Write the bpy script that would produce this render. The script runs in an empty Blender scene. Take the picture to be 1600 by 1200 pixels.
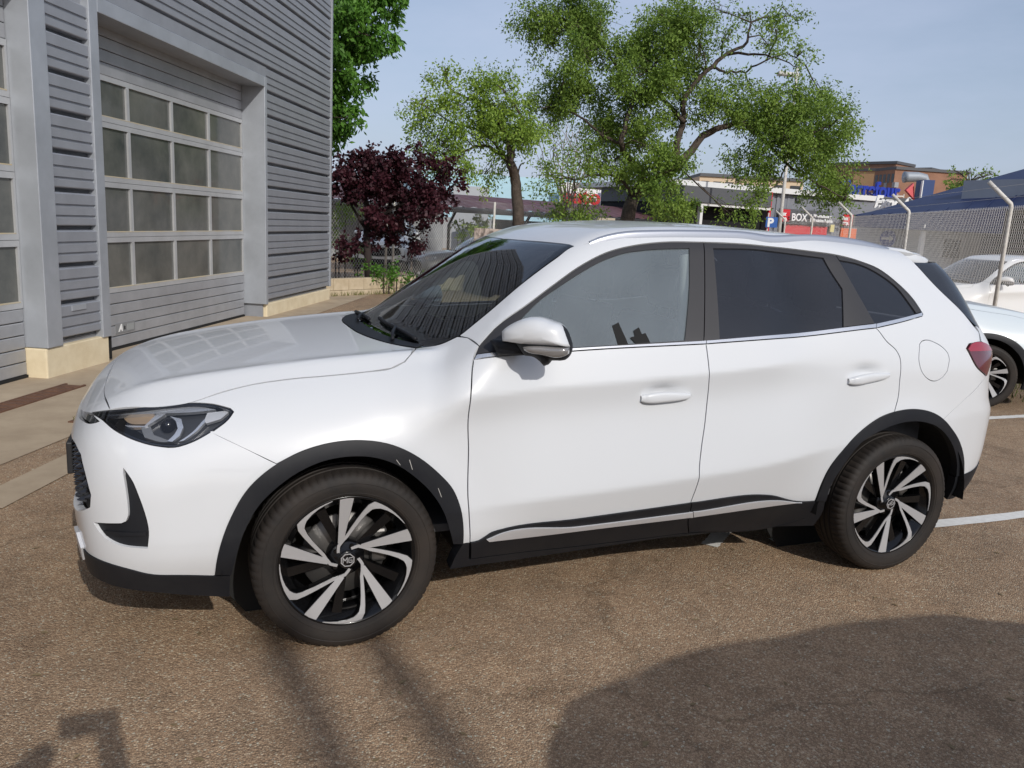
import bpy, bmesh, math, random
import numpy as np
from mathutils import Vector, Matrix
from mathutils.geometry import delaunay_2d_cdt

random.seed(7); np.random.seed(7)
SC = bpy.context.scene
COL = SC.collection
R = math.radians

# ------------------------------------------------------------------ camera
CAM = np.array([-0.5132, -3.6267, 1.5590]); YAW, PITCH, ROLL, FPX = 0.3852, 0.1943, 0.0524, 1263.5
cam_d = bpy.data.cameras.new('camera'); cam = bpy.data.objects.new('camera', cam_d); COL.objects.link(cam)
def cam_axes():
    f = np.array([math.sin(YAW)*math.cos(PITCH), math.cos(YAW)*math.cos(PITCH), -math.sin(PITCH)])
    r = np.array([math.cos(YAW), -math.sin(YAW), 0.0]); u = np.cross(r, f)
    return math.cos(ROLL)*r+math.sin(ROLL)*u, -math.sin(ROLL)*r+math.cos(ROLL)*u, f
_r, _u, _f = cam_axes()
cam.matrix_world = Matrix(((_r[0], _u[0], -_f[0], CAM[0]), (_r[1], _u[1], -_f[1], CAM[1]), (_r[2], _u[2], -_f[2], CAM[2]), (0, 0, 0, 1)))
cam_d.sensor_width = 36.0; cam_d.sensor_fit = 'HORIZONTAL'; cam_d.lens = FPX/1600*36
cam_d.clip_start = 0.05; cam_d.clip_end = 2000
SC.camera = cam

# ------------------------------------------------------------------ light
SUN_EL, SUN_AZ = R(31), R(-7)          # the light travels towards +y, slightly -x
sun_dir = Vector((math.sin(SUN_AZ)*math.cos(SUN_EL), math.cos(SUN_AZ)*math.cos(SUN_EL), -math.sin(SUN_EL)))
world = bpy.data.worlds.new('World'); SC.world = world; world.use_nodes = True
wn = world.node_tree; wn.nodes.clear()
w_out = wn.nodes.new('ShaderNodeOutputWorld'); w_bg = wn.nodes.new('ShaderNodeBackground')
w_sky = wn.nodes.new('ShaderNodeTexSky'); w_sky.sky_type = 'NISHITA'; w_sky.sun_disc = False
w_sky.sun_elevation = SUN_EL
w_sky.sun_rotation = math.atan2(-sun_dir.x, -sun_dir.y)
w_sky.air_density = 1.0; w_sky.dust_density = 2.2; w_sky.ozone_density = 1.6
# thin high cloud, mixed softly over the blue
w_tc = wn.nodes.new('ShaderNodeTexCoord'); w_map = wn.nodes.new('ShaderNodeMapping')
w_map.inputs['Scale'].default_value = (0.9, 0.9, 3.2)
w_no = wn.nodes.new('ShaderNodeTexNoise'); w_no.inputs['Scale'].default_value = 1.7; w_no.inputs['Detail'].default_value = 6; w_no.inputs['Roughness'].default_value = 0.6
w_ramp = wn.nodes.new('ShaderNodeMapRange'); w_ramp.inputs[1].default_value = 0.32; w_ramp.inputs[2].default_value = 0.78; w_ramp.inputs[3].default_value = 0.35; w_ramp.inputs[4].default_value = 0.95
w_mix = wn.nodes.new('ShaderNodeMix'); w_mix.data_type = 'RGBA'
w_mix.inputs['B'].default_value = (4.9, 5.6, 7.3, 1)
wn.links.new(w_tc.outputs['Generated'], w_map.inputs['Vector']); wn.links.new(w_map.outputs[0], w_no.inputs['Vector'])
w_sep = wn.nodes.new('ShaderNodeSeparateXYZ'); w_el = wn.nodes.new('ShaderNodeMapRange')   # the veil is thinned towards the unseen zenith to weaken the skylight
w_el.inputs[1].default_value = 0.0; w_el.inputs[2].default_value = 1.0; w_el.inputs[3].default_value = 1.0; w_el.inputs[4].default_value = 0.5
wn.links.new(w_tc.outputs['Generated'], w_sep.inputs[0]); wn.links.new(w_sep.outputs['Z'], w_el.inputs[0])
w_mul = wn.nodes.new('ShaderNodeMath'); w_mul.operation = 'MULTIPLY'; wn.links.new(w_ramp.outputs[0], w_mul.inputs[0]); wn.links.new(w_el.outputs[0], w_mul.inputs[1])
wn.links.new(w_no.outputs['Fac'], w_ramp.inputs[0]); wn.links.new(w_mul.outputs[0], w_mix.inputs['Factor'])
wn.links.new(w_sky.outputs[0], w_mix.inputs['A']); wn.links.new(w_mix.outputs['Result'], w_bg.inputs['Color'])
w_bg.inputs['Strength'].default_value = 0.13
wn.links.new(w_bg.outputs[0], w_out.inputs['Surface'])
sun_d = bpy.data.lights.new('sun', 'SUN'); sun_d.energy = 3.2; sun_d.angle = R(0.53); sun_d.color = (1.0, 0.96, 0.90)
sun = bpy.data.objects.new('sun', sun_d); COL.objects.link(sun); sun.location = (0, -20, 20)
sun.rotation_mode = 'QUATERNION'; sun.rotation_quaternion = sun_dir.to_track_quat('-Z', 'Y')
vs = SC.view_settings; vs.view_transform = 'Standard'; vs.look = 'None'; vs.exposure = -0.22; vs.gamma = 1.0; vs.use_curve_mapping = False
SC.cycles.use_denoising = True; SC.cycles.max_bounces = 8; SC.cycles.transparent_max_bounces = 24

# ------------------------------------------------------------------ materials
MATS = {}
def mat(name, color=(.5, .5, .5), rough=.6, metal=0.0, coat=0.0, spec=0.5, noise=None, bump=None, emit=None, trans=0.0, ior=1.45):
    """plain principled material; noise=(scale, amount, [second colour]) varies the colour, bump=(scale, strength, distance)"""
    if name in MATS: return MATS[name]
    m = bpy.data.materials.new(name); m.use_nodes = True; nt = m.node_tree
    b = nt.nodes['Principled BSDF']
    b.inputs['Base Color'].default_value = (*color, 1); b.inputs['Roughness'].default_value = rough
    b.inputs['Metallic'].default_value = metal; b.inputs['Coat Weight'].default_value = coat; b.inputs['Coat Roughness'].default_value = 0.03
    b.inputs['Specular IOR Level'].default_value = spec; b.inputs['Transmission Weight'].default_value = trans; b.inputs['IOR'].default_value = ior
    tc = nt.nodes.new('ShaderNodeTexCoord')
    if noise:
        n = nt.nodes.new('ShaderNodeTexNoise'); n.inputs['Scale'].default_value = noise[0]; n.inputs['Detail'].default_value = 8; n.inputs['Roughness'].default_value = .65
        nt.links.new(tc.outputs['Object'], n.inputs['Vector'])
        mr = nt.nodes.new('ShaderNodeMapRange'); mr.inputs[1].default_value = .3; mr.inputs[2].default_value = .7
        nt.links.new(n.outputs['Fac'], mr.inputs[0])
        mx = nt.nodes.new('ShaderNodeMix'); mx.data_type = 'RGBA'
        a = noise[1]; c2 = noise[2] if len(noise) > 2 else tuple(min(1, c*(1+a)) for c in color)
        c1 = color if len(noise) > 2 else tuple(c*(1-a) for c in color)
        mx.inputs['A'].default_value = (*c1, 1); mx.inputs['B'].default_value = (*c2, 1)
        nt.links.new(mr.outputs[0], mx.inputs['Factor']); nt.links.new(mx.outputs['Result'], b.inputs['Base Color'])
    if bump:
        n2 = nt.nodes.new('ShaderNodeTexNoise'); n2.inputs['Scale'].default_value = bump[0]; n2.inputs['Detail'].default_value = 6
        nt.links.new(tc.outputs['Object'], n2.inputs['Vector'])
        bp = nt.nodes.new('ShaderNodeBump'); bp.inputs['Strength'].default_value = bump[1]; bp.inputs['Distance'].default_value = bump[2]
        nt.links.new(n2.outputs['Fac'], bp.inputs['Height']); nt.links.new(bp.outputs[0], b.inputs['Normal'])
    if emit:
        b.inputs['Emission Color'].default_value = (*emit[0], 1); b.inputs['Emission Strength'].default_value = emit[1]
    MATS[name] = m
    return m

def glass_mat(name, tint, dust=0.0, dustcol=(.5, .55, .6), rough=0.0, gloss=1.0, ior=1.62):
    """one thin pane: tinted see-through sheet with a mirror-like front and, where dust > 0, a film of dust"""
    if name in MATS: return MATS[name]
    m = bpy.data.materials.new(name); m.use_nodes = True; nt = m.node_tree; nt.nodes.clear()
    out = nt.nodes.new('ShaderNodeOutputMaterial')
    tr = nt.nodes.new('ShaderNodeBsdfTransparent'); tr.inputs[0].default_value = (*tint, 1)
    gl = nt.nodes.new('ShaderNodeBsdfGlossy'); gl.inputs['Roughness'].default_value = rough; gl.inputs['Color'].default_value = (gloss, gloss, gloss, 1)
    fr = nt.nodes.new('ShaderNodeFresnel'); fr.inputs['IOR'].default_value = ior
    mx = nt.nodes.new('ShaderNodeMixShader'); nt.links.new(fr.outputs[0], mx.inputs[0])
    last = tr
    if dust > 0:
        df = nt.nodes.new('ShaderNodeBsdfDiffuse'); df.inputs[0].default_value = (*dustcol, 1)
        tc = nt.nodes.new('ShaderNodeTexCoord'); n = nt.nodes.new('ShaderNodeTexNoise'); n.inputs['Scale'].default_value = 2.2; n.inputs['Detail'].default_value = 2
        nt.links.new(tc.outputs['Object'], n.inputs['Vector'])
        mr = nt.nodes.new('ShaderNodeMapRange'); mr.inputs[1].default_value = .3; mr.inputs[2].default_value = .7; mr.inputs[3].default_value = dust*.75; mr.inputs[4].default_value = dust*1.2
        nt.links.new(n.outputs['Fac'], mr.inputs[0])
        m2 = nt.nodes.new('ShaderNodeMixShader'); nt.links.new(mr.outputs[0], m2.inputs[0])
        nt.links.new(tr.outputs[0], m2.inputs[1]); nt.links.new(df.outputs[0], m2.inputs[2]); last = m2
    nt.links.new(last.outputs[0], mx.inputs[1]); nt.links.new(gl.outputs[0], mx.inputs[2])
    nt.links.new(mx.outputs[0], out.inputs['Surface'])
    MATS[name] = m
    return m

# ------------------------------------------------------------------ mesh helpers
def tag(o, label=None, cat=None, group=None, kind=None):
    if label: o['label'] = label
    if cat: o['category'] = cat
    if group: o['group'] = group
    if kind: o['kind'] = kind
    return o
def empty(name, loc=(0, 0, 0), rz=0.0):
    o = bpy.data.objects.new(name, None); COL.objects.link(o); o.location = loc; o.rotation_euler = (0, 0, rz); o.empty_display_size = .2
    return o
def mesh_obj(name, verts, faces, material, parent=None, smooth=False, normals=None, loc=None):
    me = bpy.data.meshes.new(name)
    me.from_pydata([tuple(map(float, v)) for v in verts], [], [tuple(map(int, f)) for f in faces])
    me.update()
    if material is not None: me.materials.append(material)
    if smooth or normals is not None:
        me.polygons.foreach_set('use_smooth', [True]*len(me.polygons))
    if normals is not None:
        me.normals_split_custom_set_from_vertices([tuple(map(float, n)) for n in normals])
    o = bpy.data.objects.new(name, me); COL.objects.link(o)
    if parent is not None: o.parent = parent
    if loc is not None: o.location = loc
    return o
def share(name, src, parent=None, loc=(0, 0, 0), rot=(0, 0, 0), scale=(1, 1, 1)):
    o = bpy.data.objects.new(name, src.data); COL.objects.link(o); o.parent = parent; o.location = loc; o.rotation_euler = rot; o.scale = scale
    return o
def copy_tree(o, parent=None, swap=None):
    c = o.copy(); COL.objects.link(c); c.parent = parent
    if swap and c.type == 'MESH':
        for s in c.material_slots:
            if s.material and s.material.name in swap:
                m = swap[s.material.name]; s.link = 'OBJECT'; s.material = m
    for ch in list(o.children): copy_tree(ch, c, swap)
    return c

class MB:
    """collects boxes, tubes, prisms and lathes; build() links them as ONE mesh object"""
    def __init__(self): self.v = []; self.f = []
    def add(self, vs, fs):
        n = len(self.v); self.v += [tuple(p) for p in vs]; self.f += [tuple(i+n for i in q) for q in fs]; return self
    def box(self, c, s, rz=0.0, bevel=0.0):
        x, y, z = s[0]/2, s[1]/2, s[2]/2; ca, sa = math.cos(rz), math.sin(rz)
        if bevel > 0:
            b = min(bevel, x*.9, y*.9, z*.9); pts = []
            bm = bmesh.new(); bmesh.ops.create_cube(bm, size=1)
            for v in bm.verts: v.co = Vector((v.co.x*2*x, v.co.y*2*y, v.co.z*2*z))
            bmesh.ops.bevel(bm, geom=bm.edges[:], offset=b, segments=2, affect='EDGES', profile=.5)
            bm.verts.index_update()
            pts = [(c[0]+v.co.x*ca-v.co.y*sa, c[1]+v.co.x*sa+v.co.y*ca, c[2]+v.co.z) for v in bm.verts]
            fs = [[v.index for v in f.verts] for f in bm.faces]; bm.free()
            return self.add(pts, fs)
        pts = [(c[0]+dx*ca-dy*sa, c[1]+dx*sa+dy*ca, c[2]+dz) for dz in (-z, z) for dx, dy in ((-x, -y), (x, -y), (x, y), (-x, y))]
        return self.add(pts, [(3, 2, 1, 0), (4, 5, 6, 7), (0, 1, 5, 4), (1, 2, 6, 5), (2, 3, 7, 6), (3, 0, 4, 7)])
    def prism(self, poly, o, ax, ay, an, d):
        """extrude a 2-D polygon: point = o + x*ax + y*ay, from 0 to d along an"""
        o, ax, ay, an = map(Vector, (o, ax, ay, an)); n = len(poly)
        a = [o+ax*p[0]+ay*p[1] for p in poly]; b = [p+an*d for p in a]
        return self.add(a+b, [tuple(range(n-1, -1, -1)), tuple(range(n, 2*n))]+[(i, (i+1) % n, n+(i+1) % n, n+i) for i in range(n)])
    def tube(self, path, rad, n=8, caps=True):
        path = [Vector(p) for p in path]; rads = rad if hasattr(rad, '__len__') else [rad]*len(path)
        rings = []; up = None
        for i, p in enumerate(path):
            t = (path[min(i+1, len(path)-1)]-path[max(i-1, 0)])
            if t.length < 1e-9: t = Vector((0, 0, 1))
            t.normalize()
            if up is None: up = t.orthogonal().normalized()
            else: up = (up-t*up.dot(t)); up = up.normalized() if up.length > 1e-6 else t.orthogonal().normalized()
            s = t.cross(up)
            rings.append([p+(up*math.cos(2*math.pi*k/n)+s*math.sin(2*math.pi*k/n))*rads[i] for k in range(n)])
        vs = [q for r in rings for q in r]; fs = []
        for i in range(len(rings)-1):
            for k in range(n): fs.append((i*n+k, i*n+(k+1) % n, (i+1)*n+(k+1) % n, (i+1)*n+k))
        if caps: fs += [tuple(range(n-1, -1, -1)), tuple(range((len(rings)-1)*n, len(rings)*n))]
        return self.add(vs, fs)
    def lathe(self, prof, c, axis='y', n=48, closed=False):
        """prof: (radius, along-axis) pairs"""
        vs = []; fs = []; m = len(prof)
        for k in range(n):
            a = 2*math.pi*k/n; ca, sa = math.cos(a), math.sin(a)
            for r_, h in prof:
                if axis == 'y': vs.append((c[0]+r_*ca, c[1]+h, c[2]+r_*sa))
                else: vs.append((c[0]+r_*ca, c[1]+r_*sa, c[2]+h))
        for k in range(n):
            k2 = (k+1) % n
            for i in range(m-1 if not closed else m):
                j = (i+1) % m
                q = (k*m+i, k*m+j, k2*m+j, k2*m+i)
                fs.append(q[::-1] if axis == 'y' else q[::-1])
        return self.add(vs, fs)
    def build(self, name, material, parent=None, smooth=False, loc=None):
        return mesh_obj(name, self.v, self.f, material, parent, smooth, None, loc)
def add_bevel(o, w=.01, seg=2):
    md = o.modifiers.new('bevel', 'BEVEL'); md.width = w; md.segments = seg; md.limit_method = 'ANGLE'
    return o
# ------------------------------------------------------------------ surveying helpers
def ray_px(px, py):
    return _f+((px-800)/FPX)*_r-((py-600)/FPX)*_u
def at(px, py, depth):
    """the point of the place that stands `depth` metres in front of the viewer"""
    return Vector(CAM+ray_px(px, py)*depth)
def gnd(px, py, z=0.0):
    d = ray_px(px, py); return Vector(CAM+d*((z-CAM[2])/d[2]))

# ------------------------------------------------------------------ ground
def asphalt_mat():
    m = bpy.data.materials.new('worn_asphalt'); m.use_nodes = True; nt = m.node_tree; b = nt.nodes['Principled BSDF']; L = nt.links.new
    tc = nt.nodes.new('ShaderNodeTexCoord')
    def vor(scale, feat='F1'):
        v = nt.nodes.new('ShaderNodeTexVoronoi'); v.inputs['Scale'].default_value = scale; v.feature = feat; L(tc.outputs['Object'], v.inputs['Vector']); return v
    def noi(scale, det=6, rough=.6):
        n = nt.nodes.new('ShaderNodeTexNoise'); n.inputs['Scale'].default_value = scale; n.inputs['Detail'].default_value = det; n.inputs['Roughness'].default_value = rough; L(tc.outputs['Object'], n.inputs['Vector']); return n
    def ramp(src, stops):
        r = nt.nodes.new('ShaderNodeValToRGB'); cr = r.color_ramp
        while len(cr.elements) < len(stops): cr.elements.new(.5)
        for e, (p, c) in zip(cr.elements, stops): e.position = p; e.color = (*c, 1)
        L(src, r.inputs[0]); return r
    def mixc(fac, a, b_, mode='MIX'):
        x = nt.nodes.new('ShaderNodeMix'); x.data_type = 'RGBA'; x.blend_type = mode
        if isinstance(fac, float): x.inputs['Factor'].default_value = fac
        else: L(fac, x.inputs['Factor'])
        for s, k in ((a, 'A'), (b_, 'B')):
            if isinstance(s, tuple): x.inputs[k].default_value = (*s, 1)
            else: L(s, x.inputs[k])
        return x.outputs['Result']
    v1 = vor(150); sep = nt.nodes.new('ShaderNodeSeparateColor'); L(v1.outputs['Color'], sep.inputs[0])
    stones = ramp(sep.outputs[0], [(0, (0.218, 0.149, 0.096)), (.28, (0.32, 0.212, 0.13)), (.52, (0.413, 0.28, 0.174)), (.74, (0.494, 0.352, 0.227)), (.88, (0.564, 0.428, 0.289)), (.97, (0.674, 0.598, 0.444)), (1, (0.674, 0.7, 0.58))])
    v2 = vor(380); sep2 = nt.nodes.new('ShaderNodeSeparateColor'); L(v2.outputs['Color'], sep2.inputs[0])
    fine = ramp(sep2.outputs[1], [(0, (0.229, 0.158, 0.105)), (.5, (0.379, 0.258, 0.162)), (1, (0.597, 0.437, 0.289))])
    c = mixc(.40, stones.outputs[0], fine.outputs[0])
    # gaps between stones
    v3 = vor(150, 'DISTANCE_TO_EDGE'); gap = ramp(v3.outputs['Distance'], [(0, (.45, .43, .42)), (.13, (1, 1, 1))]); c = mixc(.8, c, gap.outputs[0], 'MULTIPLY')
    # broad stains, wear and patches
    n1 = noi(.55, 7, .62); st = ramp(n1.outputs['Fac'], [(.30, (.78, .75, .74)), (.5, (1, 1, 1)), (.72, (1.12, 1.08, 1.02))]); c = mixc(.9, c, st.outputs[0], 'MULTIPLY')
    n2 = noi(4.5, 5, .55); s2 = ramp(n2.outputs['Fac'], [(.33, (.80, .80, .80)), (.55, (1.04, 1.03, 1.02))]); c = mixc(.7, c, s2.outputs[0], 'MULTIPLY')
    n3 = noi(17, 4, .6); s3 = ramp(n3.outputs['Fac'], [(.3, (.82, .82, .82)), (.6, (1.05, 1.05, 1.05))]); c = mixc(.7, c, s3.outputs[0], 'MULTIPLY')
    n4 = noi(1.9, 3, .5); s4 = ramp(n4.outputs['Fac'], [(.60, (1, 1, 1)), (.70, (.72, .70, .69))]); c = mixc(.8, c, s4.outputs[0], 'MULTIPLY')
    # a few thin meandering cracks
    nw = noi(1.3, 4); mp = nt.nodes.new('ShaderNodeVectorMath'); mp.operation = 'MULTIPLY_ADD'; L(nw.outputs['Color'], mp.inputs[0]); mp.inputs[1].default_value = (.9, .9, 0); L(tc.outputs['Object'], mp.inputs[2])
    vc = nt.nodes.new('ShaderNodeTexVoronoi'); vc.feature = 'DISTANCE_TO_EDGE'; vc.inputs['Scale'].default_value = .42; L(mp.outputs[0], vc.inputs['Vector'])
    crk = ramp(vc.outputs['Distance'], [(0, (.55, .54, .53)), (.006, (1, 1, 1))]); c = mixc(.55, c, crk.outputs[0], 'MULTIPLY')
    L(c, b.inputs['Base Color']); b.inputs['Roughness'].default_value = .88; b.inputs['Specular IOR Level'].default_value = .3
    bp = nt.nodes.new('ShaderNodeBump'); bp.inputs['Strength'].default_value = .9; bp.inputs['Distance'].default_value = .0045
    ad = nt.nodes.new('ShaderNodeMath'); ad.operation = 'ADD'; L(v1.outputs['Distance'], ad.inputs[0]); ml = nt.nodes.new('ShaderNodeMath'); ml.operation = 'MULTIPLY'; ml.inputs[1].default_value = -.8; L(sep.outputs[1], ml.inputs[0]); L(ml.outputs[0], ad.inputs[1])
    L(ad.outputs[0], bp.inputs['Height']); bp.invert = True; L(bp.outputs[0], b.inputs['Normal'])
    return m
M_ASPH = asphalt_mat()
gv = []; gf = []
gn = 25
for i in range(gn+1):
    for j in range(gn+1):
        gx_ = -900+1800*i/gn; gy_ = -900+1800*j/gn
        gv.append((gx_, gy_, 0.0))
for i in range(gn):
    for j in range(gn): gf.append((i*(gn+1)+j, (i+1)*(gn+1)+j, (i+1)*(gn+1)+j+1, i*(gn+1)+j+1))
tag(mesh_obj('ground', gv, gf, M_ASPH), kind='structure')

# the workshop wall: W0 its near plinth corner, WE along the wall, WN out of the wall
W0 = Vector((-1.693, 4.434, 0)); WA = R(26.3)
WE = Vector((math.sin(WA), math.cos(WA), 0)); WN = Vector((math.cos(WA), -math.sin(WA), 0)); UP = Vector((0, 0, 1))
def wp(s, z, out=0.0): return W0+WE*s+UP*z+WN*out
def wbox(mb, s0, s1, z0, z1, o0, o1):
    """box on the wall: s along, z up, o outwards"""
    P = [wp(s, z, o) for o in (o0, o1) for s, z in ((s0, z0), (s1, z0), (s1, z1), (s0, z1))]
    mb.add(P, [(3, 2, 1, 0), (4, 5, 6, 7), (5, 4, 0, 1), (6, 5, 1, 2), (7, 6, 2, 3), (4, 7, 3, 0)])
    return mb
M_CONC = mat('apron_concrete', (.33, .255, .175), rough=.9, noise=(2.3, .3, (.46, .37, .26)), bump=(70, .4, .004))
ap = [wp(-9, 0, -.6), wp(10.2, 0, -.6), wp(10.2, 0, .42), wp(1.5, 0, .62), wp(1.2, 0, 1.0), wp(-.55, 0, 1.28), wp(-9, 0, 1.32)]
tag(mesh_obj('concrete_apron', [p+UP*.005 for p in ap], [tuple(range(len(ap)))[::-1]], M_CONC), kind='structure')
ap2 = [wp(-3.0, 0, 1.78), wp(.1, 0, 1.62), wp(.95, 0, .98), wp(.80, 0, .92), wp(-.05, 0, 1.42), wp(-3.0, 0, 1.55)]
tag(mesh_obj('concrete_strip', [p+UP*.006 for p in ap2], [tuple(range(len(ap2)))], M_CONC), kind='structure')
# painted bay lines
M_LINE = mat('worn_white_paint', (.62, .60, .56), rough=.8, noise=(28, .3, (.78, .77, .73)), bump=(300, .3, .002))
for a, b, w_, nm in (((2.30, -.44), (8.2, -.54), .10, 'bay_line'), ((5.6, 1.60), (7.1, 1.60), .10, 'bay_line'), ((1.93, -.40), (2.18, -.20), .09, 'bay_line')):
    a, b = Vector((*a, .004)), Vector((*b, .004)); t = (b-a).normalized(); n_ = Vector((-t.y, t.x, 0))*w_/2
    k = 40; vs = []
    for i in range(k+1):
        p = a+(b-a)*(i/k); j1, j2 = random.uniform(.86, 1.06), random.uniform(.86, 1.06); vs += [p-n_*j1, p+n_*j2]
    tag(mesh_obj(nm, vs, [(2*i, 2*i+2, 2*i+3, 2*i+1) for i in range(k)], M_LINE), kind='structure')
# drain grates set in the apron
M_RUST = mat('rusty_iron', (.10, .052, .034), rough=.8, noise=(14, .4, (.17, .085, .05)))
gr_o = empty('drain_grate'); tag(gr_o, 'rusty slotted drain channel in the concrete before the garage', 'drain')
for k in range(34):
    s = -3.6+k*.1; wbox(MB(), s, s+.078, .006, .016, .30, .44).build('grate_bar', M_RUST, gr_o)
wbox(wbox(MB(), -3.65, -.18, .004, .017, .275, .297), -3.65, -.18, .004, .017, .443, .465).build('grate_frame', M_RUST, gr_o)
gr2 = empty('drain_cover'); tag(gr2, 'small square drain overgrown with dry grass by the apron edge', 'drain')
wbox(MB(), -1.35, -.62, .006, .014, 1.06, 1.36).build('drain_frame', M_RUST, gr2)
def blades(name, pts, n, h0, h1, material, parent=None, seed=3, spread=.0):
    rnd = random.Random(seed); vs = []; fs = []
    for _ in range(n):
        c = pts(rnd); h = rnd.uniform(h0, h1); a = rnd.uniform(0, 6.28); w = rnd.uniform(.003, .007); l = rnd.uniform(.1, .9)*h
        d = Vector((math.cos(a), math.sin(a), 0)); q = Vector((-d.y, d.x, 0))*w; i = len(vs)
        vs += [c-q, c+q, c+d*l*.4+UP*h*.6+q*.7, c+d*l*.4+UP*h*.6-q*.7, c+d*l+UP*h]; fs += [(i, i+1, i+2, i+3), (i+3, i+2, i+4)]
    return mesh_obj(name, vs, fs, material, parent)
M_DRYG = mat('dry_grass', (.20, .17, .06), rough=.9, noise=(30, .4, (.10, .13, .03)))
bl = blades('dry_grass', lambda r: wp(r.uniform(-1.33, -.64), .012, r.uniform(1.08, 1.34)), 900, .01, .05, M_DRYG)
tag(bl, 'dry grass tufts filling the square drain', 'grass', kind='stuff')

# ------------------------------------------------------------------ the workshop building
M_CLADG = mat('grey_metal_cladding', (.275, .29, .32), rough=.40, metal=.2, noise=(3, .10))
M_TRIM = mat('grey_trim_sheet', (.37, .395, .43), rough=.40, metal=.3, noise=(2.2, .12))
M_DOOR = mat('grey_door_panel', (.38, .39, .41), rough=.40, metal=.35, noise=(2.5, .14))
M_ALU = mat('door_aluminium', (.52, .53, .54), rough=.42, metal=.4, noise=(3, .1))
M_PLIN = mat('cream_render', (.60, .50, .33), rough=.9, noise=(4.5, .3, (.72, .63, .45)), bump=(90, .35, .004))
def pane_mat():
    m = mat('frosted_pane', (.050, .058, .058), rough=.14, noise=(1.1, .4, (.17, .17, .155)), coat=.3)
    return m
M_PANE = pane_mat()
bld = empty('workshop_building', W0); bld.location = (0, 0, 0)
tag(bld, 'grey corrugated metal workshop with windowed sectional garage doors on the left', 'building')
# core behind the cladding (so nothing shows through)
core = MB()
wbox(core, -14, .03, 3.46, 8, -.42, -.06); wbox(core, .03, .96, 0.0, 8, -.42, -.06); wbox(core, .96, 5.10, 3.46, 8, -.42, -.06); wbox(core, 5.10, 8.2, 0, 8, -.42, -.06)
wbox(core, -14, 8.2, 0, 8, -9, -.44)
core.build('wall', M_CLADG, bld)
wbox(MB(), 8.2, 8.26, .25, 8, -.5, .012).build('corner_trim', M_TRIM, bld)
# plinths
for s0, s1 in ((0, .965), (5.13, 8.235)):
    o = wbox(MB(), s0, s1, -.3, .27 if s0 < 1 else .20, -.35, -.002).build('plinth', M_PLIN, bld); add_bevel(o, .012, 2)
# cladding boards: one profile, three lengths, each board its own piece
PITCH = .335
prof = [(.000, -.060), (.034, -.060), (.040, -.008), (.048, -.003), (.104, -.003), (.110, -.020), (.128, -.020), (.134, -.003), (.202, -.003), (.208, -.020), (.226, -.020), (.232, -.003), (.318, -.003), (.328, -.010), (.3349, -.054)]
def board(s0, s1, z):
    vs = []
    for s in (s0, s1):
        for zz, o in prof: vs.append(wp(s, z+zz, o))
    n = len(prof); return vs, [(i, n+i, n+i+1, i+1) for i in range(n-1)]
base = {}
for (s0, s1, za, zb) in ((.215, .845, .30, 3.3), (5.135, 8.205, .225, 3.5), (-14, 8.205, 3.575, 7.6)):
    z = za
    while z < zb:
        if (s0, s1) not in base:
            v, f_ = board(s0, s1, z); base[(s0, s1)] = (mesh_obj('cladding_board', v, f_, M_CLADG, bld), z)
        else:
            o, z0 = base[(s0, s1)]; share('cladding_board', o, bld, (0, 0, z-z0))
        z += PITCH
# trims round the openings
tr = MB(); wbox(tr, .0, .215, .275, 3.44, -.25, .018); o = tr.build('pier_trim', M_TRIM, bld); add_bevel(o, .006)
tr = MB(); wbox(tr, .845, .985, .26, 3.44, -.34, .018); o = tr.build('jamb_trim', M_TRIM, bld); add_bevel(o, .006)
tr = MB(); wbox(tr, 5.05, 5.135, .20, 3.44, -.34, .018); o = tr.build('jamb_trim', M_TRIM, bld); add_bevel(o, .006)
tr = MB(); wbox(tr, .985, 5.05, 3.30, 3.44, -.34, .018); o = tr.build('header_trim', M_TRIM, bld); add_bevel(o, .006)
tr = MB(); wbox(tr, -14, 0, 3.30, 3.44, -.34, .018); o = tr.build('header_trim', M_TRIM, bld)
wbox(MB(), -14, 5.135, 3.445, 3.573, -.06, .006).build('flashing', M_CLADG, bld)
wbox(MB(), .39, .60, .57, .62, -.004, .008).build('vent_plate', M_TRIM, bld)
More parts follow.
